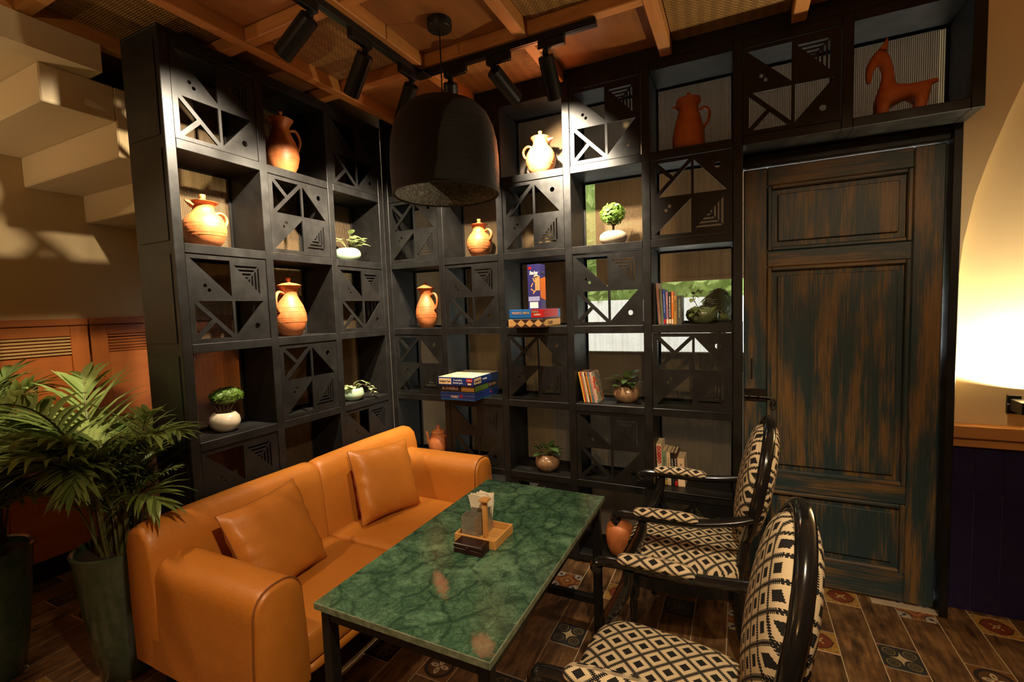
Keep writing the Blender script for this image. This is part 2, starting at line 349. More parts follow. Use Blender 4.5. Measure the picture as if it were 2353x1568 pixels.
# ------------------------------------------------------------------ mesh helpers
class MB:
    def __init__(s): s.v = []; s.f = []; s.uv = []; s.mi = []
    def add(s, vs, fs, uv=None, mi=0):
        o = len(s.v); s.v += [tuple(p) for p in vs]; s.uv += (uv if uv else [(0, 0)] * len(vs))
        for f in fs: s.f.append(tuple(i + o for i in f)); s.mi.append(mi)
        return s
    def box(s, x0, x1, y0, y1, z0, z1, mi=0, M=None):
        vs = [Vector((x, y, z)) for z in (z0, z1) for y in (y0, y1) for x in (x0, x1)]
        if M: vs = [M @ p for p in vs]
        return s.add(vs, [(0, 2, 3, 1), (4, 5, 7, 6), (0, 1, 5, 4), (2, 6, 7, 3), (0, 4, 6, 2), (1, 3, 7, 5)], mi=mi)
    def bbox(s, x0, x1, y0, y1, z0, z1, b=0.003, mi=0):
        """box with chamfered edges"""
        c = ((x0 + x1) / 2, (y0 + y1) / 2, (z0 + z1) / 2); h = ((x1 - x0) / 2, (y1 - y0) / 2, (z1 - z0) / 2); b = min(b, min(h) * 0.45)
        vs = []; ix = {}
        for sx in (-1, 1):
            for sy in (-1, 1):
                for sz in (-1, 1):
                    for ax in range(3):
                        p = [h[0] * sx, h[1] * sy, h[2] * sz]
                        for k in range(3):
                            if k != ax: p[k] -= b * (sx, sy, sz)[k]
                        ix[(sx, sy, sz, ax)] = len(vs); vs.append((c[0] + p[0], c[1] + p[1], c[2] + p[2]))
        fs = []
        def quad(ids):
            P = [Vector(vs[i]) for i in ids]; n = (P[1] - P[0]).cross(P[2] - P[0]); m = sum(P, Vector()) / len(P) - Vector(c)
            fs.append(tuple(ids) if n.dot(m) > 0 else tuple(reversed(ids)))
        S = (-1, 1)
        for ax in range(3):
            for sg in S:
                o = [k for k in range(3) if k != ax]; ids = []
                for a, d in ((-1, -1), (1, -1), (1, 1), (-1, 1)):
                    t = [0, 0, 0]; t[ax] = sg; t[o[0]] = a; t[o[1]] = d; ids.append(ix[(t[0], t[1], t[2], ax)])
                quad(ids)
            o = [k for k in range(3) if k != ax]
            for a in S:
                for d in S:
                    ids = []
                    for sg, fa in ((-1, o[0]), (1, o[0]), (1, o[1]), (-1, o[1])):
                        t = [0, 0, 0]; t[ax] = sg; t[o[0]] = a; t[o[1]] = d; ids.append(ix[(t[0], t[1], t[2], fa)])
                    quad(ids)
        for sx in S:
            for sy in S:
                for sz in S: quad([ix[(sx, sy, sz, k)] for k in range(3)])
        return s.add(vs, fs, mi=mi)
    def lathe(s, prof, n=28, M=None, sy=1.0, mi=0, caps=True):
        vs = []; fs = []
        for r, z in prof:
            for i in range(n):
                a = 2 * PI * i / n; vs.append(Vector((r * math.cos(a), sy * r * math.sin(a), z)))
        for k in range(len(prof) - 1):
            for i in range(n):
                j = (i + 1) % n; fs.append((k * n + i, k * n + j, (k + 1) * n + j, (k + 1) * n + i))
        if caps and prof[0][0] > 1e-6: fs.append(tuple(reversed(range(n))))
        if caps and prof[-1][0] > 1e-6: fs.append(tuple((len(prof) - 1) * n + i for i in range(n)))
        if M: vs = [M @ p for p in vs]
        return s.add(vs, fs, mi=mi)
    def tube(s, pts, rad, n=8, flat=1.0, up=None, caps=True, uvk=None, mi=0):
        pts = [Vector(p) for p in pts]; N = len(pts)
        rad = rad if isinstance(rad, (list, tuple)) else [rad] * N
        vs = []; fs = []; uv = []; last = Vector(up) if up else None; L = 0
        for i, p in enumerate(pts):
            t = (pts[min(i + 1, N - 1)] - pts[max(i - 1, 0)]).normalized()
            if last is None: last = Vector((0, 0, 1)) if abs(t.z) < 0.9 else Vector((1, 0, 0))
            a = (last - t * last.dot(t))
            a = a.normalized() if a.length > 1e-6 else t.orthogonal().normalized()
            b = t.cross(a); last = a
            if i: L += (p - pts[i - 1]).length
            for k in range(n):
                q = 2 * PI * k / n
                vs.append(p + a * (rad[i] * math.cos(q) * flat) + b * (rad[i] * math.sin(q)))
                uv.append((L, (k / n - 0.5) * 2 * PI * max(rad) * 1.0))
        for i in range(N - 1):
            for k in range(n):
                j = (k + 1) % n; fs.append((i * n + k, i * n + j, (i + 1) * n + j, (i + 1) * n + k))
        if caps: fs.append(tuple(reversed(range(n)))); fs.append(tuple((N - 1) * n + k for k in range(n)))
        return s.add(vs, fs, uv, mi)
    def loft(s, rings, close=True, caps=True, mi=0, uv=None):
        n = len(rings[0]); vs = [p for r in rings for p in r]; fs = []
        for i in range(len(rings) - 1):
            for k in range(n if close else n - 1):
                j = (k + 1) % n; fs.append((i * n + k, i * n + j, (i + 1) * n + j, (i + 1) * n + k))
        if caps: fs.append(tuple(reversed(range(n)))); fs.append(tuple((len(rings) - 1) * n + k for k in range(n)))
        return s.add(vs, fs, uv, mi)
    def rbox(s, c, h, r, puff=(0, 0, 0), n=10, uvf=None, M=None, mi=0):
        """rounded, puffed box (cushion): centre c, half sizes h, corner radius r, bulge per axis"""
        c = Vector(c); vs = []; fs = []; uv = []; idx = {}
        def tv(i): return math.copysign(abs(math.sin((2 * i / n - 1) * PI / 2)), 2 * i / n - 1)
        for ax in range(3):
            for sg in (-1, 1):
                g = {}
                for i in range(n + 1):
                    for j in range(n + 1):
                        t = [0, 0, 0]; o = [k for k in range(3) if k != ax]
                        t[ax] = sg; t[o[0]] = tv(i); t[o[1]] = tv(j)
                        key = (round(t[0], 5), round(t[1], 5), round(t[2], 5))
                        if key not in idx:
                            p = Vector([t[k] * h[k] for k in range(3)]); q = Vector([max(-(h[k] - r), min(h[k] - r, p[k])) for k in range(3)])
                            d = p - q; d = d.normalized() * r if d.length > 1e-9 else Vector()
                            p2 = q + d
                            for k in range(3):
                                if puff[k]:
                                    e = [m for m in range(3) if m != k]
                                    p2[k] += puff[k] * t[k] * (1 - t[e[0]] ** 2) * (1 - t[e[1]] ** 2)
                            idx[key] = len(vs); w = c + p2; vs.append(M @ w if M else w); uv.append(uvf(p2) if uvf else (p2.x, p2.y))
                        g[(i, j)] = idx[key]
                for i in range(n):
                    for j in range(n):
                        f = (g[(i, j)], g[(i + 1, j)], g[(i + 1, j + 1)], g[(i, j + 1)])
                        flip = (sg > 0) == (ax == 1)
                        fs.append(tuple(reversed(f)) if flip else f)
        return s.add(vs, fs, uv, mi)
    def plate(s, outer, holes, d, M=None, mi=0):
        """extruded 2D outline with holes; 2D (u,v) -> local x,z ; thickness along y 0..d"""
        loops = [outer] + holes
        tri = tessellate_polygon([[Vector((p[0], p[1], 0)) for p in l] for l in loops])
        flatp = [p for l in loops for p in l]; n = len(flatp)
        vs = [Vector((p[0], 0, p[1])) for p in flatp] + [Vector((p[0], d, p[1])) for p in flatp]; fs = []
        for a, b, c in tri:
            A, B, C = flatp[a], flatp[b], flatp[c]
            cr = (B[0] - A[0]) * (C[1] - A[1]) - (B[1] - A[1]) * (C[0] - A[0])
            if cr < 0: b, c = c, b
            fs.append((a, b, c)); fs.append((a + n, c + n, b + n))
        o = 0
        for li, l in enumerate(loops):
            ar = sum(l[i][0] * l[(i + 1) % len(l)][1] - l[(i + 1) % len(l)][0] * l[i][1] for i in range(len(l)))
            for i in range(len(l)):
                j = (i + 1) % len(l); f = (o + i, o + i + n, o + j + n, o + j)
                if (ar > 0) != (li == 0): f = tuple(reversed(f))
                fs.append(tuple(reversed(f)) if False else f)
            o += len(l)
        if M: vs = [M @ p for p in vs]
        return s.add(vs, fs, mi=mi)
    def mesh(s, name, mats, smooth=False, angle=None):
        me = bpy.data.meshes.new(name); me.from_pydata([tuple(v) for v in s.v], [], s.f); 
        for m in (mats if isinstance(mats, (list, tuple)) else [mats]): me.materials.append(MATS[m] if isinstance(m, str) else m)
        me.polygons.foreach_set('material_index', s.mi)
        if any(u != (0, 0) for u in s.uv):
            l = me.uv_layers.new(name='UVMap'); lv = [0] * len(me.loops); me.loops.foreach_get('vertex_index', lv)
            l.data.foreach_set('uv', [c for i in lv for c in s.uv[i]])
        if smooth:
            me.polygons.foreach_set('use_smooth', [True] * len(me.polygons))
            if angle: me.set_sharp_from_angle(angle=math.radians(angle))
        me.update()
        return me
def link(name, me, parent=None, loc=None, rot=None):
    o = bpy.data.objects.new(name, me); COL.objects.link(o)
    if parent: o.parent = parent
    if loc: o.location = loc
    if rot: o.rotation_euler = rot
    return o
def part(name, mb, m, parent=None, smooth=False, angle=40, loc=None, rot=None):
    return link(name, mb.mesh(name, m, smooth, angle if smooth else None), parent, loc, rot)
def tag(o, label, cat, group=None, kind=None):
    o['label'] = label; o['category'] = cat
    if group: o['group'] = group
    if kind: o['kind'] = kind
    return o
def struct(o, label=None, cat=None):
    o['kind'] = 'structure'
    if label: o['label'] = label
    if cat: o['category'] = cat
    return o
def empty(name, loc=(0, 0, 0), rz=0.0):
    o = bpy.data.objects.new(name, None); COL.objects.link(o); o.location = loc; o.rotation_euler = (0, 0, rz); o.empty_display_size = 0.1
    return o
def clone(o, parent=None):
    c = o.copy(); COL.objects.link(c); c.parent = parent
    for ch in list(o.children): clone(ch, c)
    return c
def bez(p0, p1, p2, n):
    p0, p1, p2 = Vector(p0), Vector(p1), Vector(p2)
    return [p0 * (1 - t) ** 2 + p1 * 2 * t * (1 - t) + p2 * t * t for t in [i / n for i in range(n + 1)]]
def spline(pts, n=5):
    P = [Vector(p) for p in pts]; P = [P[0] * 2 - P[1]] + P + [P[-1] * 2 - P[-2]]; out = []
    for i in range(1, len(P) - 2):
        a, b, c, d = P[i - 1:i + 3]
        for k in range(n):
            t = k / n; out.append(0.5 * ((2 * b) + (c - a) * t + (2 * a - 5 * b + 4 * c - d) * t * t + (3 * b - a - 3 * c + d) * t ** 3))
    out.append(P[-2]); return out
def text(body, size, m, parent, loc, rot, name='lettering', width=None, shear=0.0, bold=0.0):
    cu = bpy.data.curves.new('lettering', 'FONT'); cu.body = body; cu.size = size; cu.align_x = 'CENTER'; cu.align_y = 'CENTER'
    cu.extrude = 0.0003; cu.shear = shear; cu.offset = bold; cu.resolution_u = 2
    o = bpy.data.objects.new('tmp', cu); me = bpy.data.meshes.new_from_object(o); bpy.data.objects.remove(o)
    me.materials.clear(); me.materials.append(MATS[m])
    t = link(name, me, parent, loc, rot)
    if width and len(me.vertices):
        xs = [v.co.x for v in me.vertices]; w = max(xs) - min(xs)
        if w > 0: t.scale = (width / w, 1, 1)
    return t

# ------------------------------------------------------------------ room shell
X0, X1, Y0, Y1 = -1.65, 4.6, -5.0, 0.33
fl = struct(part('floor', MB().box(X0 - .1, X1 + .1, Y0 - .1, Y1 + .05, -0.06, -0.002), 'grout'), 'dark wood-look plank floor with inlaid patterned tiles', 'floor')
GX, PT, PER, TS = 2.603, 0.157, 0.86, 0.152
pl_me = MB().bbox(-TS / 2, TS / 2, -0.5 * (PER - PT) + 0.002, 0.5 * (PER - PT) - 0.002, -0.01, 0.0, 0.0012).mesh('plank', 'floor_plank')
tile_me = [MB().bbox(-TS / 2, TS / 2, -TS / 2, TS / 2, -0.01, 0.0, 0.0012).mesh('floor_tile', m) for m in TILES]
fixed = {(0, 0): 0, (2, 0): 2, (4, 0): 3, (-4, 0): 4, (-2, 0): 1, (-8, 0): 1, (1, 0): 0, (3, 0): 1, (5, 0): 0, (-7, 1): 2, (-10, 1): 3, (-6, 0): 0, (-3, 1): 4}
rr = random.Random(3)
for k in range(-27, 13):
    xc = GX + (k + 0.5) * PT
    if xc < X0 + 0.08 or xc > X1 - 0.08: continue
    base = -0.225 if k % 2 == 0 else 0.205
    for j in range(0, 4):
        yt = base - j * PER
        if -2.45 < yt < 0.30:
            link('floor_tile', tile_me[fixed.get((k, j), rr.randrange(5))], fl, (xc, yt, 0))
        yp = yt + PER / 2
        lo, hi = yp - (PER - PT) / 2, yp + (PER - PT) / 2
        if hi > 0.33:
            if lo < 0.3: part('plank', MB().bbox(-TS / 2, TS / 2, lo + 0.002, 0.328, -0.01, 0.0, 0.0012), 'floor_plank', fl, loc=(xc, 0, 0))
        elif lo > -2.6: link('plank', pl_me, fl, (xc, yp, 0))
rest = part('plank_field', MB().box(X0, X1, Y0, -2.7, -0.002, -0.0005), 'floor_plank', fl)

struct(part('wall_left', MB().box(X0 - 0.1, X0, Y0, 3.0, 0, 3.2), 'beige_wall'), 'beige plaster wall behind the wooden cabinets', 'wall')
struct(part('wall_rear', MB().box(X0 - .1, X1 + .1, Y0 - 0.1, Y0, 0, 3.2), 'warm_wall'), 'warm plaster wall at the rear of the room', 'wall')
struct(part('wall_side', MB().box(X1, X1 + 0.1, Y0, 0.5, 0, 3.2), 'warm_wall'), 'warm plaster side wall', 'wall')
# right wall: front skin with an arched opening, lit recess behind it
arch = [(3.291, 0.0), (3.291, 0.97), (3.291, 1.40), (3.296, 1.588), (3.317, 1.86), (3.354, 2.082), (3.396, 2.238), (3.457, 2.43), (3.52, 2.606), (3.60, 2.75), (3.70, 2.86), (3.82, 2.92), (3.95, 2.94)]
arch = arch + [(7.9 - x, z) for x, z in reversed(arch[:-1])]
outer = [(3.281, 0.0)] + arch + [(X1, 0.0), (X1, 3.1), (3.281, 3.1)]
struct(part('wall_right', MB().plate(outer, [], 0.06, Matrix.Translation((0, 0.27, 0))), 'cream_plaster'), 'cream plaster wall beside the door with an arched opening', 'wall')
struct(part('wall_recess', MB().box(3.25, X1 + .1, 0.331, 0.42, 0, 3.1), 'cream_plaster'), 'cream plaster inside the arched recess above the dado rail', 'wall')
tr = struct(part('trim_1', MB().bbox(3.292, 4.55, 0.262, 0.331, 0.905, 0.968, 0.004), 'rail_wood'), 'orange-brown wooden dado rail over navy tiles', 'trim')
part('lower_rail', MB().bbox(3.30, 4.55, 0.285, 0.331, 0.857, 0.903, 0.003), 'rail_wood', tr)
tw = struct(part('wall_wainscot', MB().box(3.292, 4.55, 0.318, 0.331, 0.0, 0.857), 'tile_grout'), 'glossy navy blue wall tiles below the wooden rail', 'wall tiles')
bt = MB().bbox(0, 0.1045, 0, 0.008, 0, 0.3075, 0.001).mesh('wall_tile', 'blue_tile')
for i in range(12):
    for z in (-0.003, 0.307, 0.617):
        x = 3.405 + (i - 1) * 0.107
        if z > 0.6 or x < 3.29:
            part('wall_tile', MB().bbox(max(x, 3.294), x + 0.1055, 0.31, 0.318, max(z, 0.0), min(z + 0.3085, 0.856), 0.001), 'blue_tile', tw)
        else: link('wall_tile', bt, tw, (x, 0.31, max(z, 0)))
# ceiling: checkerboard of plywood and woven panels in a grid of timber beams
ce = struct(part('ceiling', MB().box(X0 - .1, X1 + .1, Y0 - .1, 0.45, 3.03, 3.12), 'ply_panel'), 'timber grid ceiling with plywood and woven bamboo panels', 'ceiling')
bx = [0.15 + 0.6125 * i for i in range(-3, 8)]; by = [-0.515 - 0.615 * i for i in range(-1, 8)]
me_w = MB().box(-0.27, 0.27, -0.27, 0.27, -0.014, 0).mesh('woven_panel', 'woven_bamboo'); me_p = MB().box(-0.27, 0.27, -0.27, 0.27, -0.014, 0).mesh('plywood_panel', 'ply_panel')
xs = bx
for i in range(-3, 7):
    for j in range(-1, 7):
        xc = 0.15 + 0.6125 * (i + 0.5); yc = -0.515 - 0.615 * (j + 0.5)
        wv = (i + j) % 2 == 0
        link('woven_panel' if wv else 'plywood_panel', me_w if wv else me_p, ce, (xc, yc, 3.03))
for i, x in enumerate(bx):
    y1 = -0.002 if x > -0.1 else 0.3
    part('ceiling_beam', MB().bbox(x - 0.031, x + 0.031, Y0, y1, 2.95, 3.03, 0.004), 'beam_wood_y', ce)
    if i + 1 < len(bx):
        for y in by[1:]: part('ceiling_beam', MB().bbox(x + 0.031, bx[i + 1] - 0.031, y - 0.028, y + 0.028, 2.955, 3.03, 0.004), 'beam_wood_x', ce)

# stepped underside of the staircase, left of the shelf
st = struct(part('staircase', MB().box(-1.65, -0.42, -4.2, -1.48, 2.82, 2.95), 'beige_wall'), 'beige plastered underside of a staircase with stepped soffit', 'staircase')
for k in range(6):
    y = -1.675 + 0.291 * k; zb = 2.645 - 0.176 * k
    part('stair_step', MB().bbox(-1.65, -0.54, y, y + 0.291 + (0.0 if k < 5 else 0.4), zb, 2.82 - 0.0 if k == 0 else min(2.82, zb + 0.36), 0.006), 'beige_wall', st)

# ------------------------------------------------------------------ wooden louvered cabinets
def cabinet(y0, y1, label, brass):
    t = empty('louvered_cabinet', (-1.6, (y0 + y1) / 2, 0)); w = (y1 - y0) / 2 - 0.003
    part('carcass', MB().box(-0.049, -0.0455, -w, w, 0.12, 1.6).box(-0.0455, -0.022, -w, w, 0.12, 1.400).box(-0.0455, -0.022, -w, w, 1.542, 1.6), 'teak_z', t)
    part('plinth', MB().box(-0.049, -0.01, -w, w, 0.0, 0.12), 'satin_black', t)
    part('top_rail', MB().bbox(-0.049, 0.006, -w - 0.003, w + 0.003, 1.605, 1.648, 0.003), 'teak_y', t)
    d = empty('cabinet_door'); d.parent = t; sw = 0.095
    part('stile', MB().bbox(-0.022, 0, -w, -w + sw, 0.13, 1.6, 0.003), 'teak_z', d); part('stile', MB().bbox(-0.022, 0, w - sw, w, 0.13, 1.6, 0.003), 'teak_z', d)
    part('door_rail', MB().bbox(-0.022, 0, -w + sw, w - sw, 1.535, 1.6, 0.003), 'teak_y', d); part('door_rail', MB().bbox(-0.022, 0, -w + sw, w - sw, 0.13, 0.25, 0.003), 'teak_y', d)
    part('door_panel', MB().bbox(-0.022, -0.006, -w + sw, w - sw, 0.25, 1.408, 0.003), 'teak_y', d)
    for i in range(6):
        z = 1.416 + i * 0.0205
        part('slat', MB().bbox(-0.019, -0.001, -w + sw, w - sw, z, z + (0.012 if brass else 0.010), 0.002), 'brass' if brass else 'teak_y', d)
    part('pull_handle', MB().bbox(0, 0.02, w - 0.052, w - 0.034, 1.04, 1.29, 0.003), 'satin_black', t)
    return tag(t, label, 'cabinet', None)
cabinet(-1.72, -1.153, 'teak cabinet door with bright brass louvre slats behind the palms', True)
cabinet(-1.147, -0.58, 'teak cabinet door with dark wooden louvre slots beside the black shelf end', False)
cabinet(-2.30, -1.725, 'teak cabinet door with brass louvre slats farther from the black shelf', True)
cabinet(-0.575, 0.0, 'teak cabinet behind the black shelf', False)

# ------------------------------------------------------------------ black grid shelving with cut-out panels
PIT, T, ZT = 0.48, 0.0228, 2.916
WL, WR, OL, OR, DEP = 0.4666, 0.4642, 0.033, 0.015, 0.30
def zrow(r): return ZT - PIT * r          # bottom line of row r (1..6)
def circ(cx, cy, r, n=14): return [(cx + r * math.cos(2 * PI * i / n), cy + r * math.sin(2 * PI * i / n)) for i in range(n)]
def lattice_mesh(w, h, flip):
    H = []
    xl, xm0, xm1, xr = 0.060, 0.512, 0.545, 0.950; yb, ym0, ym1, yt = 0.045, 0.476, 0.522, 0.955
    def Q(x0, x1, y0, y1): return lambda u, v: (x0 + (x1 - x0) * u, y0 + (y1 - y0) * v)
    tl, trr, bl, br = Q(xl, xm0, ym1, yt), Q(xm1, xr, ym1, yt), Q(xl, xm0, yb, ym0), Q(xm1, xr, yb, ym0)
    H.append([tl(-0.04, 1.0), tl(1.0, 0.01), tl(1.0, 1.0)])
    trr = Q(0.535, 0.915, 0.530, 0.925)
    H.append(circ(*tl(0.30, 0.30), 0.022)); H.append(circ(*tl(0.40, 0.18), 0.022))
    for k in range(4):                                             # mitred stripes
        d0 = 0.05 + k * 0.115; d1 = d0 + 0.062; gp = 0.030
        a = [(d0 + 0.03, 1 - d0), (d1 + 0.03, 1 - d1), (1 - d1 - gp, 1 - d1), (1 - d0 - gp, 1 - d0)]
        if a[2][0] - a[1][0] < 0.02: a[2] = (a[1][0] + 0.02, a[1][1])
        H.append([trr(*p) for p in a]); H.append([trr(1 - (1 - v), 1 - (1 - u)) if False else trr(v, u) for u, v in [(p[0], p[1]) for p in a]])
        H[-1] = [trr(1 - (1 - p[1]), 1 - p[0]) for p in a]
    c = 0.05
    H.append([bl(c * 1.7, 1.0), bl(1.0, c * 1.7), bl(1.0, 1.0)])                       # above the diagonal bar
    H.append([bl(0.0, 1 - c * 1.4), bl(0.0, c * 1.6), bl(0.5 - c * 1.55, 0.5 + c * 0.1)])    # left of the short bar
    H.append([bl(c * 1.6, 0.0), bl(1 - c * 1.4, 0.0), bl(0.5 + c * 0.1, 0.5 - c * 1.55)])
    H.append([br(0.0, 0.03), br(0.0, 1.0), br(0.97, 1.0)])
    H.append(circ(*br(0.70, 0.28), 0.036))
    S = lambda p: ((p[0] - 0.5) * w, ((1 - p[1] if flip else p[1]) - 0.5) * h)
    o = [S(p) for p in ((0, 0), (1, 0), (1, 1), (0, 1))]
    return MB().plate(o, [[S(p) for p in l] for l in H], 0.009).mesh('lattice_panel', 'black_paint')
def shelf(root, axis, cols, off, wid, rows_of):
    """axis 'x': runs along +x facing -y ; axis 'y': runs along -y facing +x."""
    def bx(mb, a0, a1, d0, d1, z0, z1, b=0.0025):
        return mb.bbox(a0, a1, d0, d1, z0, z1, b) if axis == 'x' else mb.bbox(-d1, -d0, -a1, -a0, z0, z1, b)
    w, h = wid - 2 * T - 0.006, PIT - 2 * T - 0.006
    LP, LQ = lattice_mesh(w, h, False), lattice_mesh(w, h, True)
    pane = bx(MB(), -w / 2 - 0.003, w / 2 + 0.003, 0, 0.006, -h / 2 - 0.003, h / 2 + 0.003, 0.001).mesh('fluted_pane', 'fluted_plastic')
    for i in range(cols + 1):
        a = off + i * wid
        n = max([rows_of(c) for c in (i - 1, i) if 0 <= c < cols])
        part('post', bx(MB(), a - T, a + T, 0, DEP, 0 if n > 1 else zrow(1) - T, ZT + T), 'black_paint', root)
    for i in range(cols):
        a0, a1 = off + i * wid + T, off + (i + 1) * wid - T; ac = (a0 + a1) / 2
        for k in range(rows_of(i) + 1):
            part('shelf_board', bx(MB(), a0, a1, 0, DEP, ZT - PIT * k - T, ZT - PIT * k + T), 'black_paint', root)
        for r in range(1, rows_of(i) + 1):
            zc = zrow(r) + PIT / 2
            link('fluted_pane', pane, root, (ac, 0.272, zc) if axis == 'x' else (-0.272, -ac, zc))
            # slim frame holding the pane
            fr = MB()
            bx(fr, a0, a0 + 0.012, 0.262, 0.272, zc - h / 2, zc + h / 2, 0.001); bx(fr, a1 - 0.012, a1, 0.262, 0.272, zc - h / 2, zc + h / 2, 0.001)
            bx(fr, a0 + 0.012, a1 - 0.012, 0.262, 0.272, zc - h / 2 - 0.003, zc - h / 2 + 0.009, 0.001); bx(fr, a0 + 0.012, a1 - 0.012, 0.262, 0.272, zc + h / 2 - 0.009, zc + h / 2 + 0.003, 0.001)
            part('pane_frame', fr, 'black_paint', root)
            if (i + r) % 2 == PAR[axis]:
                o = link('lattice_panel', LP if r % 2 else LQ, root)
                if axis == 'x': o.location = (ac, 0.005, zc)
                else: o.location = (-0.005, -ac, zc); o.rotation_euler = (0, 0, PI / 2)
PAR = {'x': 0, 'y': 1}
# left unit: column 0 is next to the corner; top row next to the corner is a panel
ls = empty('grid_shelf'); shelf(ls, 'y', 3, OL, WL, lambda c: 6)
part('fascia', MB().bbox(-DEP, 0.0, -(OL + 3 * WL + T), -0.003, ZT + T, 2.948, 0.001), 'black_paint', ls)
for r in range(1, 7):
    part('end_panel', MB().bbox(-0.272, -0.03, -(OL + 3 * WL + T) - 0.004, -(OL + 3 * WL + T), zrow(r) + 0.03, zrow(r) + PIT - 0.03, 0.002), 'black_paint', ls)
tag(ls, 'tall black grid shelf with cut-out panels standing behind the orange sofa', 'shelf')
bs = empty('grid_shelf'); shelf(bs, 'x', 7, OR, WR, lambda c: 6 if c < 5 else 1)
part('fascia', MB().bbox(OR - T, OR + 7 * WR + T, 0.0, DEP, ZT + T, 3.028, 0.001), 'black_paint', bs)
tag(bs, 'wide black grid shelf with backlit fluted panes running over the distressed door', 'shelf')

# ------------------------------------------------------------------ door
DX0, DX1, DY, DZ = 2.366, 3.240, 0.245, 2.345
dr = struct(empty('door_1', (0, 0, 0)), 'distressed blue-green and brown three-panel wooden door', 'door')
def dbox(name, x0, x1, z0, z1, y0=DY, y1=DY + 0.04, ax='z', b=0.005): return part(name, MB().bbox(x0, x1, y0, y1, z0, z1, b), 'door_paint_' + ax, dr)
dbox('stile', DX0, 2.482, 0.012, DZ); dbox('stile', 3.118, DX1, 0.012, DZ)
for z0, z1 in ((2.245, DZ), (1.80, 1.89), (0.535, 0.635), (0.012, 0.165)): dbox('door_rail', 2.482, 3.118, z0, z1, ax='x')
for z0, z1 in ((1.89, 2.245), (0.635, 1.80), (0.165, 0.535)):
    p = dbox('door_panel', 2.482, 3.118, z0, z1, DY + 0.02, DY + 0.038)
    part('raised_field', MB().bbox(2.535, 3.065, DY + 0.004, DY + 0.02, z0 + 0.05, z1 - 0.05, 0.012), 'door_paint_z', p)
    for a in ((2.484, 2.505, z0, z1, 'z'), (3.095, 3.116, z0, z1, 'z'), (2.505, 3.095, z1 - 0.021, z1, 'x'), (2.505, 3.095, z0, z0 + 0.021, 'x')):
        part('moulding', MB().bbox(a[0], a[1], DY - 0.006, DY + 0.02, a[2], a[3], 0.007), 'door_paint_' + a[4], p)
part('keyhole_slot', MB().bbox(2.402, 2.412, DY - 0.003, DY, 1.17, 1.29, 0.001), 'dark_iron', dr)
bo = part('bolt_plate', MB().bbox(2.372, 2.482, DY - 0.008, DY, 1.045, 1.115, 0.003), 'dark_iron', dr)
part('bolt_rod', MB().tube(spline([(2.37, DY - 0.022, 1.075), (2.42, DY - 0.022, 1.073), (2.49, DY - 0.024, 1.071), (2.515, DY - 0.026, 1.062), (2.525, DY - 0.028, 1.04), (2.515, DY - 0.028, 1.024), (2.503, DY - 0.028, 1.03), (2.506, DY - 0.028, 1.045), (2.523, DY - 0.028, 1.062)], 4), 0.0042, 8), 'dark_iron', bo, True)
for x, z in ((2.385, 1.10), (2.442, 1.10), (2.385, 1.06), (2.442, 1.06)): part('rivet', MB().lathe([(0.0, 0.006), (0.004, 0.005), (0.006, 0)], 10, Matrix.Translation((x, DY - 0.008, z)) @ Matrix.Rotation(PI / 2, 4, 'X')), 'dark_iron', bo, True)
for x in (2.395, 2.44): part('bolt_staple', MB().bbox(x - 0.006, x + 0.006, DY - 0.03, DY - 0.008, 1.066, 1.082, 0.002), 'dark_iron', bo)
fr = struct(part('trim_2', MB().bbox(3.246, 3.281, 0.19, 0.30, 0, 2.413, 0.003), 'black_paint'), 'black door frame around the distressed door', 'door frame')
part('lintel', MB().bbox(2.36, 3.246, 0.22, 0.30, 2.352, 2.413, 0.003), 'black_paint', fr)
part('door_stop', MB().bbox(2.3595, 2.3635, 0.285, 0.30, 1.2, 1.5, 0.001), 'black_paint', fr)
tag(part('threshold_strip', MB().bbox(2.975, 3.246, 0.20, 0.244, 0.0, 0.006, 0.001), 'cream_stoneware'), 'thin pale threshold strip on floor under the distressed door', 'threshold')

# ------------------------------------------------------------------ terrace behind the shelf, seen through the panes
struct(part('floor_terrace', MB().box(-2.5, 7, 0.45, 9, -0.08, -0.02), 'patio_stone'), 'pale stone terrace beyond the fluted panes', 'terrace')
struct(part('wall_pane_dimmer', MB().box(-1.75, 0.95, 1.3, 1.4, 0, 3.1), 'warm_wall'), 'brown wall added beyond the fluted panes to dim them', 'wall')  # added wall, keeps the panes near the corner dim
struct(part('wall_pier', MB().box(-1.75, -0.31, 0.31, 1.3, 0, 3.1), 'warm_wall'))
struct(part('shade_slab', MB().box(-1.75, 6.0, 0.46, 2.4, 3.05, 3.12), 'bark'))  # roof slab added to shade the space behind the panes
tag(part('roller_blind', MB().bbox(0.97, 5.0, 2.2, 2.21, 1.87, 3.05, 0.002).bbox(0.97, 5.0, 2.19, 2.22, 1.83, 1.87, 0.004), 'blind_cloth'), 'tan roller blind half lowered beyond the fluted panes', 'blind')
struct(part('wall_daylight_block', MB().box(0.97, 6.0, 0.80, 0.88, -0.02, 1.26), 'block_wall_tan'), 'low tan parapet added beyond the fluted panes to block daylight', 'parapet')  # added to block the bright terrace from the lower panes
struct(part('wall_garden', MB().box(-1.5, 6.5, 5.2, 5.3, -0.02, 1.70), 'white_render'), 'white garden wall beyond the terrace', 'wall')
hg = MB(); rr = random.Random(5)
for i in range(2600):
    c = Vector((rr.uniform(-1.5, 6), 6.0 + rr.gauss(0, 0.25), rr.uniform(0.9, 4.2))); s = rr.uniform(0.08, 0.17)
    a = Vector((rr.gauss(0, 1), rr.gauss(0, 1), rr.gauss(0, 1))).normalized(); b = a.orthogonal().normalized()
    hg.add([c - a * s, c - b * s * .5, c + a * s, c + b * s * .5], [(0, 1, 2, 3)])
hg.box(-1.5, 6, 6.05, 6.3, 0.5, 4.2)
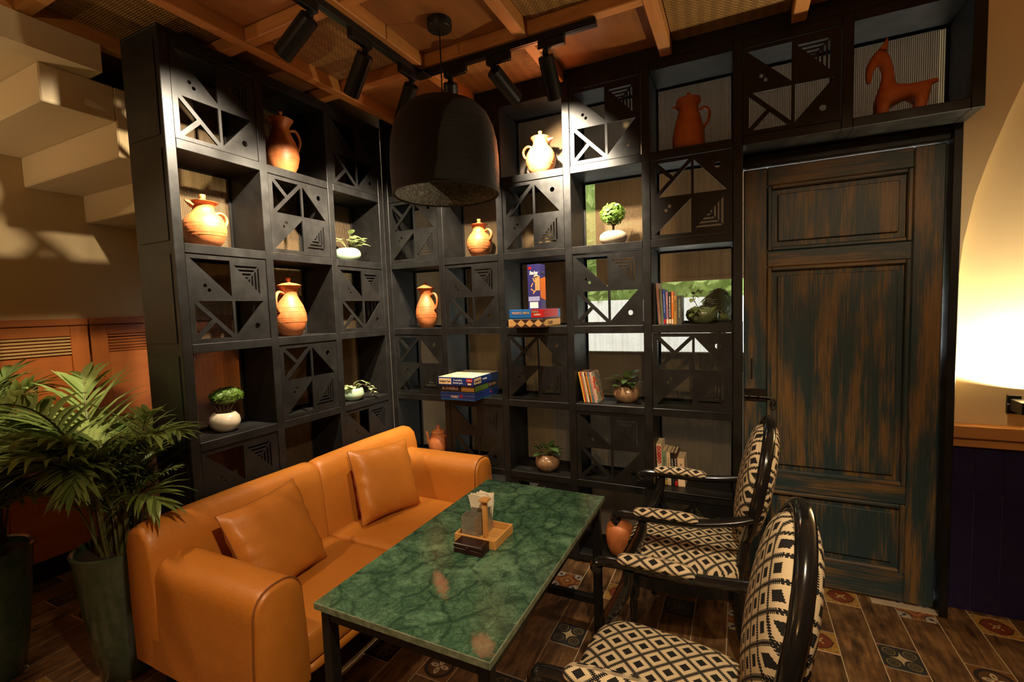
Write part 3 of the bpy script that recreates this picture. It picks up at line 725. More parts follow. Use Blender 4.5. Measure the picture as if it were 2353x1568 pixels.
tag(part('hedge', hg, 'hedge_leaf'), 'bright green hedge beyond the terrace', 'hedge')
tp = empty('topiary', (2.18, 1.75, -0.02))
part('topiary_pot', MB().lathe([(0.12, 0), (0.17, 0.4), (0.18, 0.42), (0.15, 0.42), (0.0, 0.38)], 20), 'planter_dark', tp, True)
part('trunk', MB().tube([(0, 0, 0.38), (0.01, 0, 1.5)], 0.02, 8), 'bark', tp, True)
tb = MB()
for i in range(700):
    d = Vector((rr.gauss(0, 1), rr.gauss(0, 1), rr.gauss(0, 1))).normalized(); c = Vector((0, 0, 1.55)) + Vector((d.x * .14, d.y * .14, d.z * .20)) * rr.uniform(.8, 1.05)
    a = d.orthogonal().normalized(); b = d.cross(a); s = 0.03
    tb.add([c - a * s, c - b * s * .6, c + a * s, c + b * s * .6], [(0, 1, 2, 3)])
tb.lathe([(0.0, 1.36), (0.09, 1.41), (0.125, 1.5), (0.125, 1.6), (0.09, 1.69), (0.0, 1.74)], 16)
part('foliage', tb, 'dark_leaf', tp)
tag(tp, 'dark clipped topiary ball on a stem beyond the panes', 'topiary')

# ------------------------------------------------------------------ pottery
def jug(name, label, loc, prof, lid, handle, hz, kname='terracotta', spout=None, group=None, ridges=()):
    """prof: outer profile (r,z); lid: profile; handle: list of (radial, z) ; hz: handle azimuth"""
    t = empty(name, loc)
    inner = [(max(r - 0.008, 0.001), z) for r, z in reversed(prof[2:])]
    part('body', MB().lathe(prof + inner, 32), kname, t, True, 60)
    for z, _ in ridges:
        i_ = max(i for i in range(len(prof)) if prof[i][1] <= z); (ra, za), (rb, zb_) = prof[i_], prof[i_ + 1]; r = ra + (rb - ra) * (z - za) / max(zb_ - za, 1e-6)
        part('ridge', MB().lathe([(r - 0.004, z - 0.003), (r + 0.0008, z - 0.001), (r + 0.0008, z + 0.001), (r - 0.004, z + 0.003)], 32), kname, t, True, 60)
    if lid: part('lid', MB().lathe(lid, 28), kname, t, True, 50)
    if handle: part('handle', MB().tube(spline([(r * math.cos(hz), r * math.sin(hz), z) for r, z in handle], 5), 0.0115, 10, 0.7, (0, 0, 1)), kname, t, True, 60)
    if spout is not None:
        c, s_ = math.cos(spout[0]), math.sin(spout[0]); r, z = spout[1], spout[2]
        part('spout', MB().loft([[Vector((c * q - s_ * w, s_ * q + c * w, z + dz)) for q, w, dz in ring] for ring in
             ([(r - .012, -.022, 0), (r - .012, .022, 0), (r - .004, .018, -.02), (r - .006, 0, -.03), (r - .004, -.018, -.02)], [(r + .026, -.004, .006), (r + .026, .004, .006), (r + .024, .004, .0), (r + .022, 0, -.004), (r + .024, -.004, .0)])]), kname, t, True, 50)
    return tag(t, label, 'jug' if 'jug' in name else 'pot', group)
ROUND = [(0.050, 0), (0.060, 0.004), (0.084, 0.032), (0.099, 0.070), (0.103, 0.098), (0.097, 0.130), (0.078, 0.162), (0.057, 0.182), (0.050, 0.197), (0.050, 0.212), (0.057, 0.224), (0.066, 0.231), (0.064, 0.234)]
RLID = [(0.0, 0.229), (0.070, 0.232), (0.073, 0.236), (0.045, 0.242), (0.018, 0.248), (0.012, 0.255), (0.016, 0.27), (0.014, 0.276), (0.0, 0.276)]
RH = [(0.052, 0.178), (0.085, 0.192), (0.112, 0.180), (0.122, 0.155), (0.112, 0.128), (0.100, 0.118)]
RR = [(0.06, 0.098), (0.075, 0.104), (0.10, 0.106), (0.118, 0.102)]
TALL = [(0.052, 0), (0.060, 0.006), (0.082, 0.05), (0.094, 0.10), (0.092, 0.14), (0.078, 0.19), (0.056, 0.235), (0.046, 0.26), (0.047, 0.28), (0.062, 0.305), (0.068, 0.315), (0.066, 0.318)]
TLID = [(0.0, 0.312), (0.070, 0.315), (0.072, 0.319), (0.05, 0.330), (0.016, 0.337), (0.010, 0.345), (0.015, 0.362), (0.013, 0.367), (0.0, 0.367)]
TH = [(0.050, 0.268), (0.085, 0.275), (0.108, 0.245), (0.112, 0.205), (0.098, 0.165), (0.089, 0.15)]
TR_ = [(0.085, 0.095), (0.11, 0.097), (0.145, 0.094), (0.17, 0.088)]
sc = lambda P, k, q=1.0: [(r * k, z * q) for r, z in P]
sz = lambda r: zrow(r) + T
jug('terracotta_jug', 'squat round terracotta jug with banded belly and lid, spotlit in the shelf end niche', (-0.105, -1.245, sz(2)), sc(ROUND, 0.96, .97), sc(RLID, .96, .97), sc(RH, .96, .97), PI / 2, spout=(-PI / 2, 0.062, 0.222), ridges=[(z * .97, r * .96) for z, r in RR])
jug('terracotta_jug', 'tall terracotta jug with flared neck under the ceiling, half in shadow', (-0.105, -0.755, sz(1)), TALL, TLID, TH, 1.35, spout=(-1.8, 0.064, 0.308), ridges=TR_)
jug('terracotta_jug', 'tall terracotta jug with its handle towards the shelf end', (-0.105, -0.775, sz(3)), sc(TALL, 1, .95), sc(TLID, 1.03, .95), sc(TH, 1, .95), -PI / 2 + .2, ridges=TR_)
jug('terracotta_jug', 'slim terracotta jug with pointed lid in the corner niche', (0.265, 0.10, sz(3)), sc(TALL, .86, .9), [(0.0, .285), (.064, .286), (.066, .29), (.04, .305), (.012, .318), (.006, .33), (.008, .338), (0, .34)], sc(TH, .95, .9), -0.1, ridges=[(z * .9, r * .86 + .0) for z, r in TR_])
jug('terracotta_jug', 'round terracotta jug with lid between two cut-out panels, beside the corner', (0.735, 0.10, sz(2)), sc(ROUND, .86, .94), sc(RLID, .86, .94), sc(RH, .86, .94), -0.15, ridges=[(z * .94, r * .86) for z, r in RR])
jug('terracotta_jug', 'round pale-lit terracotta jug in the brightest spotlight', (1.205, 0.10, sz(1)), sc(ROUND, .93, 1), sc(RLID, .85, 1), sc(RH, .95, 1), PI + .1, spout=(0.15, 0.058, 0.222), ridges=[(z, r * .93) for z, r in RR])
jug('terracotta_jug', 'terracotta jug with a wide base in front of the pane nearest the door', (2.09, 0.10, sz(1)), [(0.075, 0), (0.082, 0.006), (0.086, 0.06), (0.080, 0.11), (0.066, 0.17), (0.054, 0.21), (0.050, 0.225), (0.056, 0.245), (0.066, 0.258), (0.066, 0.268)], [(0.0, .262), (.064, .266), (.062, .28), (.04, .29), (.012, .295), (.009, .302), (.011, .315), (0, .317)], [(0.056, .215), (.085, .225), (.106, .20), (.10, .155), (.078, .12)], 0.1, 'terracotta', (PI - .2, 0.062, 0.255))
# teapot
t = empty('teapot', (0.30, 0.13, sz(5)))
part('body', MB().lathe([(0.052, 0), (0.06, 0.005), (0.075, 0.04), (0.078, 0.075), (0.066, 0.12), (0.052, 0.15), (0.052, 0.165), (0.047, 0.165), (0.047, 0.15)], 28), 'terracotta', t, True, 60)
part('lid', MB().lathe([(0, .16), (.052, .164), (.054, .17), (.04, .186), (.012, .194), (.008, .202), (.013, .214), (.010, .222), (0, .223)], 24), 'terracotta', t, True, 50)
part('handle', MB().tube(spline([(.05, 0, .14), (.085, 0, .145), (.1, 0, .11), (.088, 0, .07), (.075, 0, .06)], 5), .0095, 8), 'terracotta', t, True)
part('spout', MB().tube(spline([(-.065, 0, .06), (-.092, 0, .085), (-.10, 0, .13), (-.112, 0, .165)], 5), [.02, .019, .018, .017, .016, .015, .014, .013, .012, .0115, .011, .0105, .010, .010, .0095, .0095][:16], 10), 'terracotta', t, True)
tag(t, 'terracotta teapot with lid and spout above the far sofa arm', 'teapot')
t = empty('terracotta_pot', (1.668, 0.10, sz(6)))
part('body', MB().lathe([(0.055, 0), (0.062, 0.005), (0.082, 0.06), (0.088, 0.12), (0.084, 0.165), (0.076, 0.18), (0.070, 0.18), (0.07, 0.16)], 28), 'terracotta', t, True, 60)
part('lid', MB().lathe([(0, .172), (.071, .176), (.060, .192), (.02, .202), (.012, .21), (.016, .226), (0, .232)], 24), 'terracotta', t, True, 50)
tag(t, 'lidded terracotta pot on the bottom shelf behind the table leg', 'pot')
# animal figurine: long necked llama shape
t = empty('animal_figurine', (3.01, 0.10, sz(1)))
vv = [((-.072, 0, .295), .022), ((-.098, 0, .262), .024), ((-.112, 0, .215), .016), ((-.108, 0, .170), .011), ((-.048, 0, .255), .026), ((-.036, 0, .20), .026), ((-.040, 0, .150), .032), ((-.03, 0, .10), .044), ((.03, 0, .108), .034), ((.075, 0, .11), .036), ((.115, 0, .130), .016), ((.150, 0, .136), .010),
      ((-.06, .03, .06), .028), ((-.062, .032, 0), .024), ((-.06, -.03, .06), .028), ((-.062, -.032, 0), .024), ((.085, .03, .06), .026), ((.075, .032, 0), .02), ((.085, -.03, .06), .026), ((.075, -.032, 0), .02), ((-.052, .014, .33), .012), ((-.045, .016, .365), .003), ((-.052, -.014, .33), .012), ((-.045, -.016, .365), .003)]
ed = [(0, 1), (1, 2), (2, 3), (0, 4), (4, 5), (5, 6), (6, 7), (7, 8), (8, 9), (9, 10), (10, 11), (7, 12), (12, 13), (7, 14), (14, 15), (9, 16), (16, 17), (9, 18), (18, 19), (0, 20), (20, 21), (0, 22), (22, 23)]
me = bpy.data.meshes.new('body'); me.from_pydata([v[0] for v in vv], ed, []); me.materials.append(MATS['terracotta'])
o = link('body', me, t); md = o.modifiers.new('skin', 'SKIN'); md.use_smooth_shade = True
for i, v in enumerate(vv): me.skin_vertices[0].data[i].radius = (v[1], v[1]); me.skin_vertices[0].data[i].use_root = (i == 7)
s = o.modifiers.new('sub', 'SUBSURF'); s.levels = 2; s.render_levels = 2
tag(t, 'clay long-necked animal figurine in the niche over the door', 'figurine')

# ------------------------------------------------------------------ small potted plants
def bowl(t, r, h, m, sy=1.0, neck=0.62):
    part('plant_pot', MB().lathe([(r * .55, 0), (r * .66, h * .03), (r * .93, h * .3), (r, h * .52), (r * .93, h * .78), (r * (neck + .12), h * .96), (r * neck, h), (r * (neck - .08), h * .97), (r * (neck - .08), h * .9)], 28, None, sy), m, t, True, 60)
    part('soil', MB().lathe([(0, h * .93), (r * (neck - .07), h * .92)], 16, None, sy), 'soil', t)
def crown(t, c, rad, n, m, s=0.012, seed=1):
    rr = random.Random(seed); b = MB()
    for i in range(n):
        d = Vector((rr.gauss(0, 1), rr.gauss(0, 1), rr.gauss(0, 1))).normalized(); q = Vector(c) + Vector([d[k] * rad[k] for k in range(3)]) * (rr.uniform(.55, 1.0) ** .5) * rr.uniform(.9, 1.06)
        a = (d.orthogonal().normalized() + d * rr.uniform(-.2, .8)).normalized(); e = a.cross(d).normalized() if a.cross(d).length > .01 else a.orthogonal().normalized(); k = s * rr.uniform(.7, 1.3)
        b.add([q - a * k, q - e * k * .6, q + a * k, q + e * k * .6], [(0, 1, 2, 3)])
    part('foliage', b, m, t)
def blade(b, p, d, up, L, w, droop=0.3, n=4, fold=0.25):
    """one leaf blade: pointed, folded along its midrib, drooping"""
    d = Vector(d).normalized(); up = Vector(up); sd = d.cross(up); sd = sd.normalized() if sd.length > .01 else d.orthogonal().normalized(); nn = sd.cross(d).normalized()
    rows = []
    for i in range(n + 1):
        t = i / n; q = Vector(p) + d * (L * t) + Vector((0, 0, -1)) * (droop * L * t * t)
        ww = w * 0.5 * (math.sin(PI * min(1, (t * .88 + .12)) ** .8) ** .75 if t < 1 else 0.02)
        rows += [q - sd * ww + nn * ww * fold, q, q + sd * ww + nn * ww * fold]
    fs = []
    for i in range(n):
        k = i * 3; fs += [(k, k + 1, k + 4, k + 3), (k + 1, k + 2, k + 5, k + 4)]
    b.add(rows, fs)
def leafy(t, base, n, L, w, m, h, seed, spread=1.0, round_=False):
    rr = random.Random(seed)
    st = MB()
    for i in range(n):
        az = rr.uniform(0, 2 * PI); el = rr.uniform(.25, 1.25); d = Vector((math.cos(az) * math.cos(el) * spread, math.sin(az) * math.cos(el) * spread, math.sin(el)))
        tip = Vector(base) + d * h * rr.uniform(.55, 1.0)
        st.tube([Vector(base), (Vector(base) + tip) / 2 + Vector((0, 0, .008)), tip], .0022, 5)
        b = MB(); blade(b, tip, (d.x, d.y, rr.uniform(-.1, .5)), (0, 0, 1), L * rr.uniform(.8, 1.2), w * rr.uniform(.85, 1.15), .25, 5, .12)
        part('leaf', b, m, t, True)
    part('stem', st, 'palm_stem', t, True)
def vine(t, pts, m, seed, n=8, L=.035, w=.03):
    rr = random.Random(seed); P = spline(pts, 6)
    part('stem', MB().tube(P, .002, 6), 'bark', t, True)
    for i in range(n):
        q = P[int((i + .5) / n * (len(P) - 1))]; b = MB(); az = rr.uniform(0, 2 * PI)
        blade(b, q, (math.cos(az), math.sin(az), rr.uniform(-.5, .4)), (0, 0, 1), L * rr.uniform(.7, 1.3), w * rr.uniform(.8, 1.2), .35, 4, .2)
        part('leaf', b, m, t, True)
# bonsai, cream pot, next to the palms
t = empty('bonsai', (-0.135, -1.20, sz(4))); bowl(t, .088, .10, 'cream_stoneware', .8)
tk = MB()
for k in range(5): tk.tube(spline([(0.0, k * .008 - .016, .085), (.01 * (k - 2), .012 * (k - 2), .115), (.02 * (k - 2), .02 * (k - 2), .155)], 4), [.007 - .0005 * i for i in range(9)], 6)
part('trunk', tk, 'bark', t, True); crown(t, (0, .02, .185), (.075, .085, .045), 900, 'bonsai_leaf', .011, 3)
tag(t, 'small broad bonsai in a cream oval pot near the palm', 'bonsai')
t = empty('bonsai', (1.66, 0.10, sz(2))); bowl(t, .084, .085, 'stone_glaze', .8, .55)
part('trunk', MB().tube([(0, 0, .075), (.002, 0, .13), (0, 0, .17)], [.007, .006, .004], 7).tube([(0, 0, .11), (.03, 0, .16)], .003, 6).tube([(0, 0, .11), (-.03, 0, .16)], .003, 6), 'bark', t, True); crown(t, (0, 0, .185), (.074, .070, .066), 1200, 'bonsai_leaf', .011, 4)
tag(t, 'round ball-shaped bonsai in a stone-coloured pot before a bright pane', 'bonsai')
t = empty('potted_plant', (-0.10, -0.285, sz(2))); bowl(t, .098, .092, 'celadon', .85); leafy(t, (0, 0, .085), 18, .056, .062, 'pale_leaf', .12, 11)
tag(t, 'pale green rubbery-leaved plant in a celadon bowl', 'plant')
t = empty('potted_plant', (-0.09, -0.325, sz(4))); bowl(t, .088, .085, 'celadon', .85, .75)
for k, p in enumerate(([(0, 0, .08), (.03, .04, .13), (.06, .11, .09), (.07, .15, .03)], [(0, .02, .08), (.05, .03, .11), (.09, .10, .06), (.085, .13, .012)], [(0, -.02, .08), (.02, -.05, .11), (.05, -.06, .09)])): vine(t, p, 'pale_leaf', 20 + k, 9, .036, .032)
tag(t, 'wilting trailing plant in a celadon bowl near the corner', 'plant')
t = empty('potted_plant', (1.195, 0.09, sz(5))); bowl(t, .083, .105, 'brown_glaze', .9, .5); leafy(t, (0, 0, .095), 14, .07, .05, 'dark_leaf', .085, 31)
tag(t, 'dark round-leaved plant in a brown pot low behind the table', 'plant')
t = empty('potted_plant', (1.715, 0.14, sz(4))); bowl(t, .082, .098, 'brown_glaze', .9, .62); leafy(t, (0, 0, .09), 17, .075, .042, 'dark_leaf', .095, 41)
tag(t, 'dark glossy-leaved plant in a brown pot beside the comics', 'plant')
t = empty('potted_plant', (2.15, 0.15, sz(3))); bowl(t, .088, .095, 'olive_glaze', .85, .5)
for k, p in enumerate(([(-.02, 0, .09), (-.045, -.01, .15), (-.02, -.01, .185), (.0, -.01, .165)], [(0, 0, .09), (.03, -.02, .14), (.07, -.03, .12), (.09, -.03, .08)], [(.02, 0, .09), (.07, -.03, .10), (.11, -.05, .05), (.125, -.06, .012)], [(0, -.02, .09), (-.03, -.07, .085), (-.04, -.09, .05)])): vine(t, p, 'ivy_leaf', 50 + k, 8, .040, .036)
tag(t, 'trailing ivy in an olive round pot against the garden-lit pane', 'plant')

# ------------------------------------------------------------------ palms in tall pots
def frond_mesh(L, seed, droop):
    rr = random.Random(seed); b = MB(); P = []
    n = 22
    for i in range(n + 1):
        s = i / n; a = 1.42 - droop * s ** 1.3
        P.append((P[-1] + Vector((math.cos(a), 0, math.sin(a))) * (L / n)) if P else Vector((0, 0, 0)))
    b.tube(P, [.006 * (1 - .8 * i / n) + .001 for i in range(n + 1)], 6, mi=1)
    for i in range(7, n + 1):
        s = i / n; d = (P[min(i + 1, n)] - P[i - 1]).normalized()
        ll = L * (.40 * math.sin(PI * (.22 + .70 * (s - .3) / .7)) + .10); up = Vector((0, 1, 0)).cross(d) * -1
        for sg in (-1, 1):
            sp = 0.95 - .55 * s + rr.uniform(-.1, .1)
            dd = d * math.cos(sp) + Vector((0, sg, 0)) * math.sin(sp) + up * rr.uniform(.05, .35)
            blade(b, P[i], dd, (0, 0, 1), ll * rr.uniform(.85, 1.1), .025 + .010 * rr.random(), rr.uniform(.15, .55), 4, .3)
    return b.mesh('frond', ['palm_leaf', 'palm_stem'], True)
FR = [frond_mesh(.66, 100 + i, .75 + .36 * i) for i in range(5)]
def palm(label, loc, seed, n, lean=(0, 0)):
    rr = random.Random(seed); t = empty('potted_palm', loc)
    part('planter', MB().lathe([(.095, 0), (.105, .006), (.128, .15), (.150, .35), (.166, .54), (.172, .585), (.176, .60), (.168, .606), (.158, .60), (.155, .57)], 36), 'planter_green', t, True, 50)
    part('soil', MB().lathe([(0, .575), (.157, .572)], 20), 'soil', t)
    for i in range(n):
        az = 2 * PI * i / n * 1.618 * 2 + rr.uniform(-.3, .3); k = rr.choice((0, 0, 1, 1, 2, 2, 3, 3, 4)); s = rr.uniform(.72, 1.1) * (0.64 if math.cos(az - .45) > .25 else 1.0) * (1.22 if k == 0 else 1.0)
        if math.sin(az) > .45 and loc[0] > -.5: s *= .55; k = min(k, 1)      # kept clear of the shelf end
        base = (rr.uniform(-.07, .07), rr.uniform(-.07, .07), .57)
        hgt = rr.uniform(.05, .32); c = MB().tube([base, (base[0] * 1.25, base[1] * 1.25, .57 + hgt)], .007, 6)
        part('cane', c, 'palm_stem', t, True)
        o = link('frond', FR[k], t, (base[0] * 1.25, base[1] * 1.25, .565 + hgt), (rr.uniform(-.12, .12) + lean[0], rr.uniform(-.12, .12) + lean[1], az)); o.scale = (s, s, s)
    return tag(t, label, 'palm', 'palms in tall glazed pots')
palm('areca palm in a tall green glazed pot touching the sofa back corner', (-0.225, -1.67, 0), 5, 46)
palm('areca palm in a tall green glazed pot farther from the sofa', (-0.74, -1.97, 0), 9, 34)

# ------------------------------------------------------------------ sofa
SF = empty('sofa', (0, 0, 0)); L_ = 'tan_leather'
def arm(y0, y1):
    """rounded arm: arch profile in y-z swept along x"""
    w = (y1 - y0) / 2; yc = (y0 + y1) / 2; prof = []
    zt, zb = 0.655, 0.205
    for i in range(17):
        a = PI * i / 16; prof.append((math.copysign(abs(math.cos(a)) ** .8, math.cos(a)) * w * (0.90), zt - .115 + .115 * math.sin(a) ** .75))
    prof = [(w, zb)] + [(w * .97, .38)] + prof + [(-w * .97, .38), (-w, zb)]
    prof = [(w, zb), (w * .99, .30), (w * .96, .42)] + prof[2:-2] + [(-w * .96, .42), (-w * .99, .30), (-w, zb)]
    rings = []
    for x, k in ((0.20, 1), (0.80, 1), (0.824, .992), (0.838, .965), (0.844, .92)):
        rings.append([Vector((x, yc + p[0] * k, zb + (p[1] - zb) * (1 - (1 - k) * .55))) for p in prof])
    a = part('arm', MB().loft(rings), L_, SF, True, 50)
    pts = [(0.829, yc + p[0] * .997, p[1] + .001) for p in prof[1:-1]]
    part('piping', MB().tube([(0.829, yc + w * 1.0, zb)] + pts + [(0.829, yc - w * 1.0, zb)], .0035, 6), 'leather_seam', a, True)
arm(-1.772, -1.545); arm(-0.255, -0.028)
for y0, y1 in ((-1.770, -0.90), (-0.90, -0.030)):
    yc, hy = (y0 + y1) / 2, (y1 - y0) / 2; r_ = []
    for y, k in ((-hy, .90), (-hy + .006, .955), (-hy + .02, .985), (-hy + .05, 1), (-hy * .4, 1.01), (0, 1.015), (hy * .4, 1.01), (hy - .05, 1), (hy - .02, .985), (hy - .006, .955), (hy, .90)):
        pr = [(.060, .205), (.052, .45), (.055, .70), (.075, .765), (.12, .79), (.17, .785), (.205, .755), (.225, .68), (.24, .52), (.255, .38), (.26, .205)]
        cx, cz = .15, .5; r_.append([Vector((cx + (p[0] - cx) * k, yc + y, cz + (p[1] - cz) * (k if p[1] > .5 else 1))) for p in pr])
    part('back_cushion', MB().loft(r_), L_, SF, True, 60)
for y0, y1 in ((-1.545, -0.902), (-0.898, -0.255)):
    part('seat_cushion', MB().rbox((.54, (y0 + y1) / 2, .312), (.292, (y1 - y0) / 2, .066), .022, (.006, 0, .012), 12), L_, SF, True, 80)
part('seat_base', MB().rbox((.53, -0.90, .226), (.305, .644, .022), .018, (0, 0, 0), 8), L_, SF, True, 80)
for x in (.12, .76):
    for y in (-1.68, -0.12): part('leg', MB().lathe([(.016, 0), (.026, .207)], 14, Matrix.Translation((x, y, 0))), 'satin_black', SF, True)
tag(SF, 'two-seat orange-tan leather sofa with rounded arms beside the marble table', 'sofa')
def pillow(label, M, seed):
    rr = random.Random(seed); n = 22; S = .215; vs = []; uv = []; fs = []
    for sg in (1, -1):
        for i in range(n + 1):
            for j in range(n + 1):
                u, v = 2 * i / n - 1, 2 * j / n - 1; e = (1 - u ** 4) * (1 - v ** 4)
                pin = 1 - .075 * (1 - u * u) * (abs(v) ** 6) ; piv = 1 - .075 * (1 - v * v) * (abs(u) ** 6)
                wr = .010 * math.sin(u * 9 + v * 5 + seed) * math.exp(-((abs(u) - .75) ** 2 + (abs(v) - .7) ** 2) * 5) + .009 * math.sin(v * 17 + u * 3 * seed) * abs(u) ** 3 * (1 - abs(v)) + .008 * math.sin((u + v) * 12 + seed) * abs(v) ** 4
                z = sg * (.062 * max(e, 0) ** .55 + .004 + wr * max(e, 0) ** .3)
                vs.append(M @ Vector((u * S * piv, v * S * pin, z)))
    N = (n + 1) ** 2
    for s_ in range(2):
        for i in range(n):
            for j in range(n):
                a = s_ * N + i * (n + 1) + j; f = (a, a + n + 1, a + n + 2, a + 1); fs.append(f if s_ == 0 else tuple(reversed(f)))
    ring = [i * (n + 1) for i in range(n + 1)] + [n * (n + 1) + j for j in range(1, n + 1)] + [i * (n + 1) + n for i in range(n - 1, -1, -1)] + [j for j in range(n - 1, 0, -1)]
    for k in range(len(ring)):
        a, b = ring[k], ring[(k + 1) % len(ring)]; fs.append((a, b, b + N, a + N))
    t = empty('throw_pillow', tuple(M.translation)); Mi = Matrix.Translation(-M.translation)
    part('cover', MB().add([Mi @ v for v in vs], fs), L_, t, True, 70)
    hv = [(Mi @ vs[i] + Mi @ vs[i + N]) / 2 for i in ring]
    part('edge_seam', MB().tube(hv + [hv[0]], .003, 5), 'leather_seam', t, True)
    return tag(t, label, 'pillow')
def pose(c, lean, yaw, roll):
    # local u -> along sofa (+y), local v -> up, local normal -> +x
    B = Matrix(((0, 0, 1, 0), (1, 0, 0, 0), (0, 1, 0, 0), (0, 0, 0, 1)))
    return Matrix.Translation(c) @ Matrix.Rotation(yaw, 4, 'Z') @ Matrix.Rotation(-lean, 4, 'Y') @ B @ Matrix.Rotation(roll, 4, 'Z')
pillow('orange leather throw pillow leaning by the sofa arm next to the palm', pose((0.395, -1.335, 0.585), 0.42, 0.10, 0.03), 2)
pillow('orange leather throw pillow leaning by the sofa arm next to the back shelf', pose((0.375, -0.555, 0.590), 0.36, -0.20, -0.06), 5)

# ------------------------------------------------------------------ marble table
TX0, TX1, TY0, TY1, TZ = 1.187, 1.793, -1.802, -0.713, 0.756
tb = empty('marble_table', ((TX0 + TX1) / 2, (TY0 + TY1) / 2, 0)); hx, hy = (TX1 - TX0) / 2, (TY1 - TY0) / 2
top = MB().bbox(-hx, hx, -hy, hy, TZ - .022, TZ, .002)
top.mi = [1 if abs(sum(top.v[i][2] for i in f) / len(f) - TZ) > 1e-4 else 0 for f in top.f]
part('table_top', top, ['green_marble', 'marble_edge'], tb)
for x in (-hx + .012, hx - .047):
    for y in (-hy + .015, hy - .05): part('leg', MB().bbox(x, x + .035, y, y + .035, 0, TZ - .022, .002), 'satin_black', tb)
for y in (-hy + .017, hy - .048): part('apron', MB().bbox(-hx + .047, hx - .047, y, y + .03, TZ - .06, TZ - .022, .002), 'satin_black', tb); part('stretcher', MB().bbox(-hx + .047, hx - .047, y, y + .03, .258, .293, .002), 'satin_black', tb)
for x in (-hx + .014, hx - .045): part('apron', MB().bbox(x, x + .03, -hy + .05, hy - .05, TZ - .06, TZ - .022, .002), 'satin_black', tb)
tag(tb, 'rectangular green marble table on a black metal frame', 'table')
# caddy and things on it
cd = empty('table_caddy', (1.471, -1.253, TZ))
for a in ((-.086, .086, -.0735, -.0655), (-.086, .086, .0655, .0735), (-.086, -.078, -.0655, .0655), (.078, .086, -.0655, .0655)): part('tray_side', MB().bbox(a[0], a[1], a[2], a[3], 0, .035, .0015), 'tray_wood', cd)
for i in range(6): part('tray_slat', MB().bbox(-.078, .078, -.0645 + i * .0218, -.0645 + i * .0218 + .0185, .004, .011, .001), 'tray_wood', cd)
part('tray_batten', MB().box(-.06, -.04, -.0655, .0655, 0, .004).box(.04, .06, -.0655, .0655, 0, .004), 'tray_wood', cd)
part('handle_post', MB().bbox(.006, .023, -.022, -.008, .011, .150, .001), 'tray_wood', cd); part('handle_cap', MB().bbox(-.002, .032, -.032, .004, .150, .158, .001), 'tray_wood', cd)
tag(cd, 'bamboo table caddy tray with upright handle on the marble table', 'caddy')
def tin(name, label, loc, w, d, h):
    t = empty(name, loc); k = .0015
    for n_, a in (('wall', (-w, w, -d, -d + k)), ('wall', (-w, w, d - k, d)), ('wall', (-w, -w + k, -d + k, d - k)), ('wall', (w - k, w, -d + k, d - k))): part('tin_side', MB().box(a[0], a[1], a[2], a[3], 0, h), 'galvanised', t)
    part('tin_base', MB().box(-w + k, w - k, -d + k, d - k, 0, .002), 'galvanised', t)
    return tag(t, label, 'tin')
tin('metal_tin', 'empty square galvanised tin in the table caddy', (1.437, -1.286, TZ + .011), .029, .027, .086)
tin('metal_tin', 'galvanised napkin tin in the table caddy behind the empty tin', (1.445, -1.219, TZ + .011), .033, .024, .094)
rr = random.Random(2)
for i in range(7):
    n_ = MB(); s_ = .029; yb = -.017 + i * .0055; rows = []
    for r_ in range(5):
        z = .004 + r_ * .034; off = (.004 * math.sin(i * 2 + r_) + .0018 * (i - 3)) * r_ * .35
        for c_ in range(4):
            x = -s_ + 2 * s_ * c_ / 3; rows.append((x + (i - 3) * .0012 * r_, yb + off + .0012 * math.sin(c_ * 2 + i), z + (.004 * math.sin(i * 1.7 + c_) if r_ == 4 else 0)))
    fsn = [(r_ * 4 + c_, r_ * 4 + c_ + 1, r_ * 4 + c_ + 5, r_ * 4 + c_ + 4) for r_ in range(4) for c_ in range(3)]
    n_.add(rows, fsn); n_.add([(p[0], p[1] + .0022, p[2]) for p in rows], [tuple(reversed(f)) for f in fsn])
    o = part('paper_napkin', n_, 'paper', None, True, 60, (1.445, -1.219, TZ + .013)); tag(o, 'folded cream paper napkin standing in the galvanised tin', 'napkin', 'napkins in the table caddy')
db = empty('lacquer_box', (1.4795, -1.361, TZ))
part('box_base', MB().bbox(-.0575, .0575, -.0285, .0275, 0, .019, .002), 'maroon_lacquer', db); part('box_lid', MB().bbox(-.0590, .0590, -.0300, .0280, .0195, .036, .003), 'maroon_lacquer', db); part('clasp', MB().bbox(-.005, .005, -.0335, -.0285, .006, .030, .001), 'maroon_lacquer', db)
tag(db, 'small dark maroon lidded box in front of the table caddy', 'box')

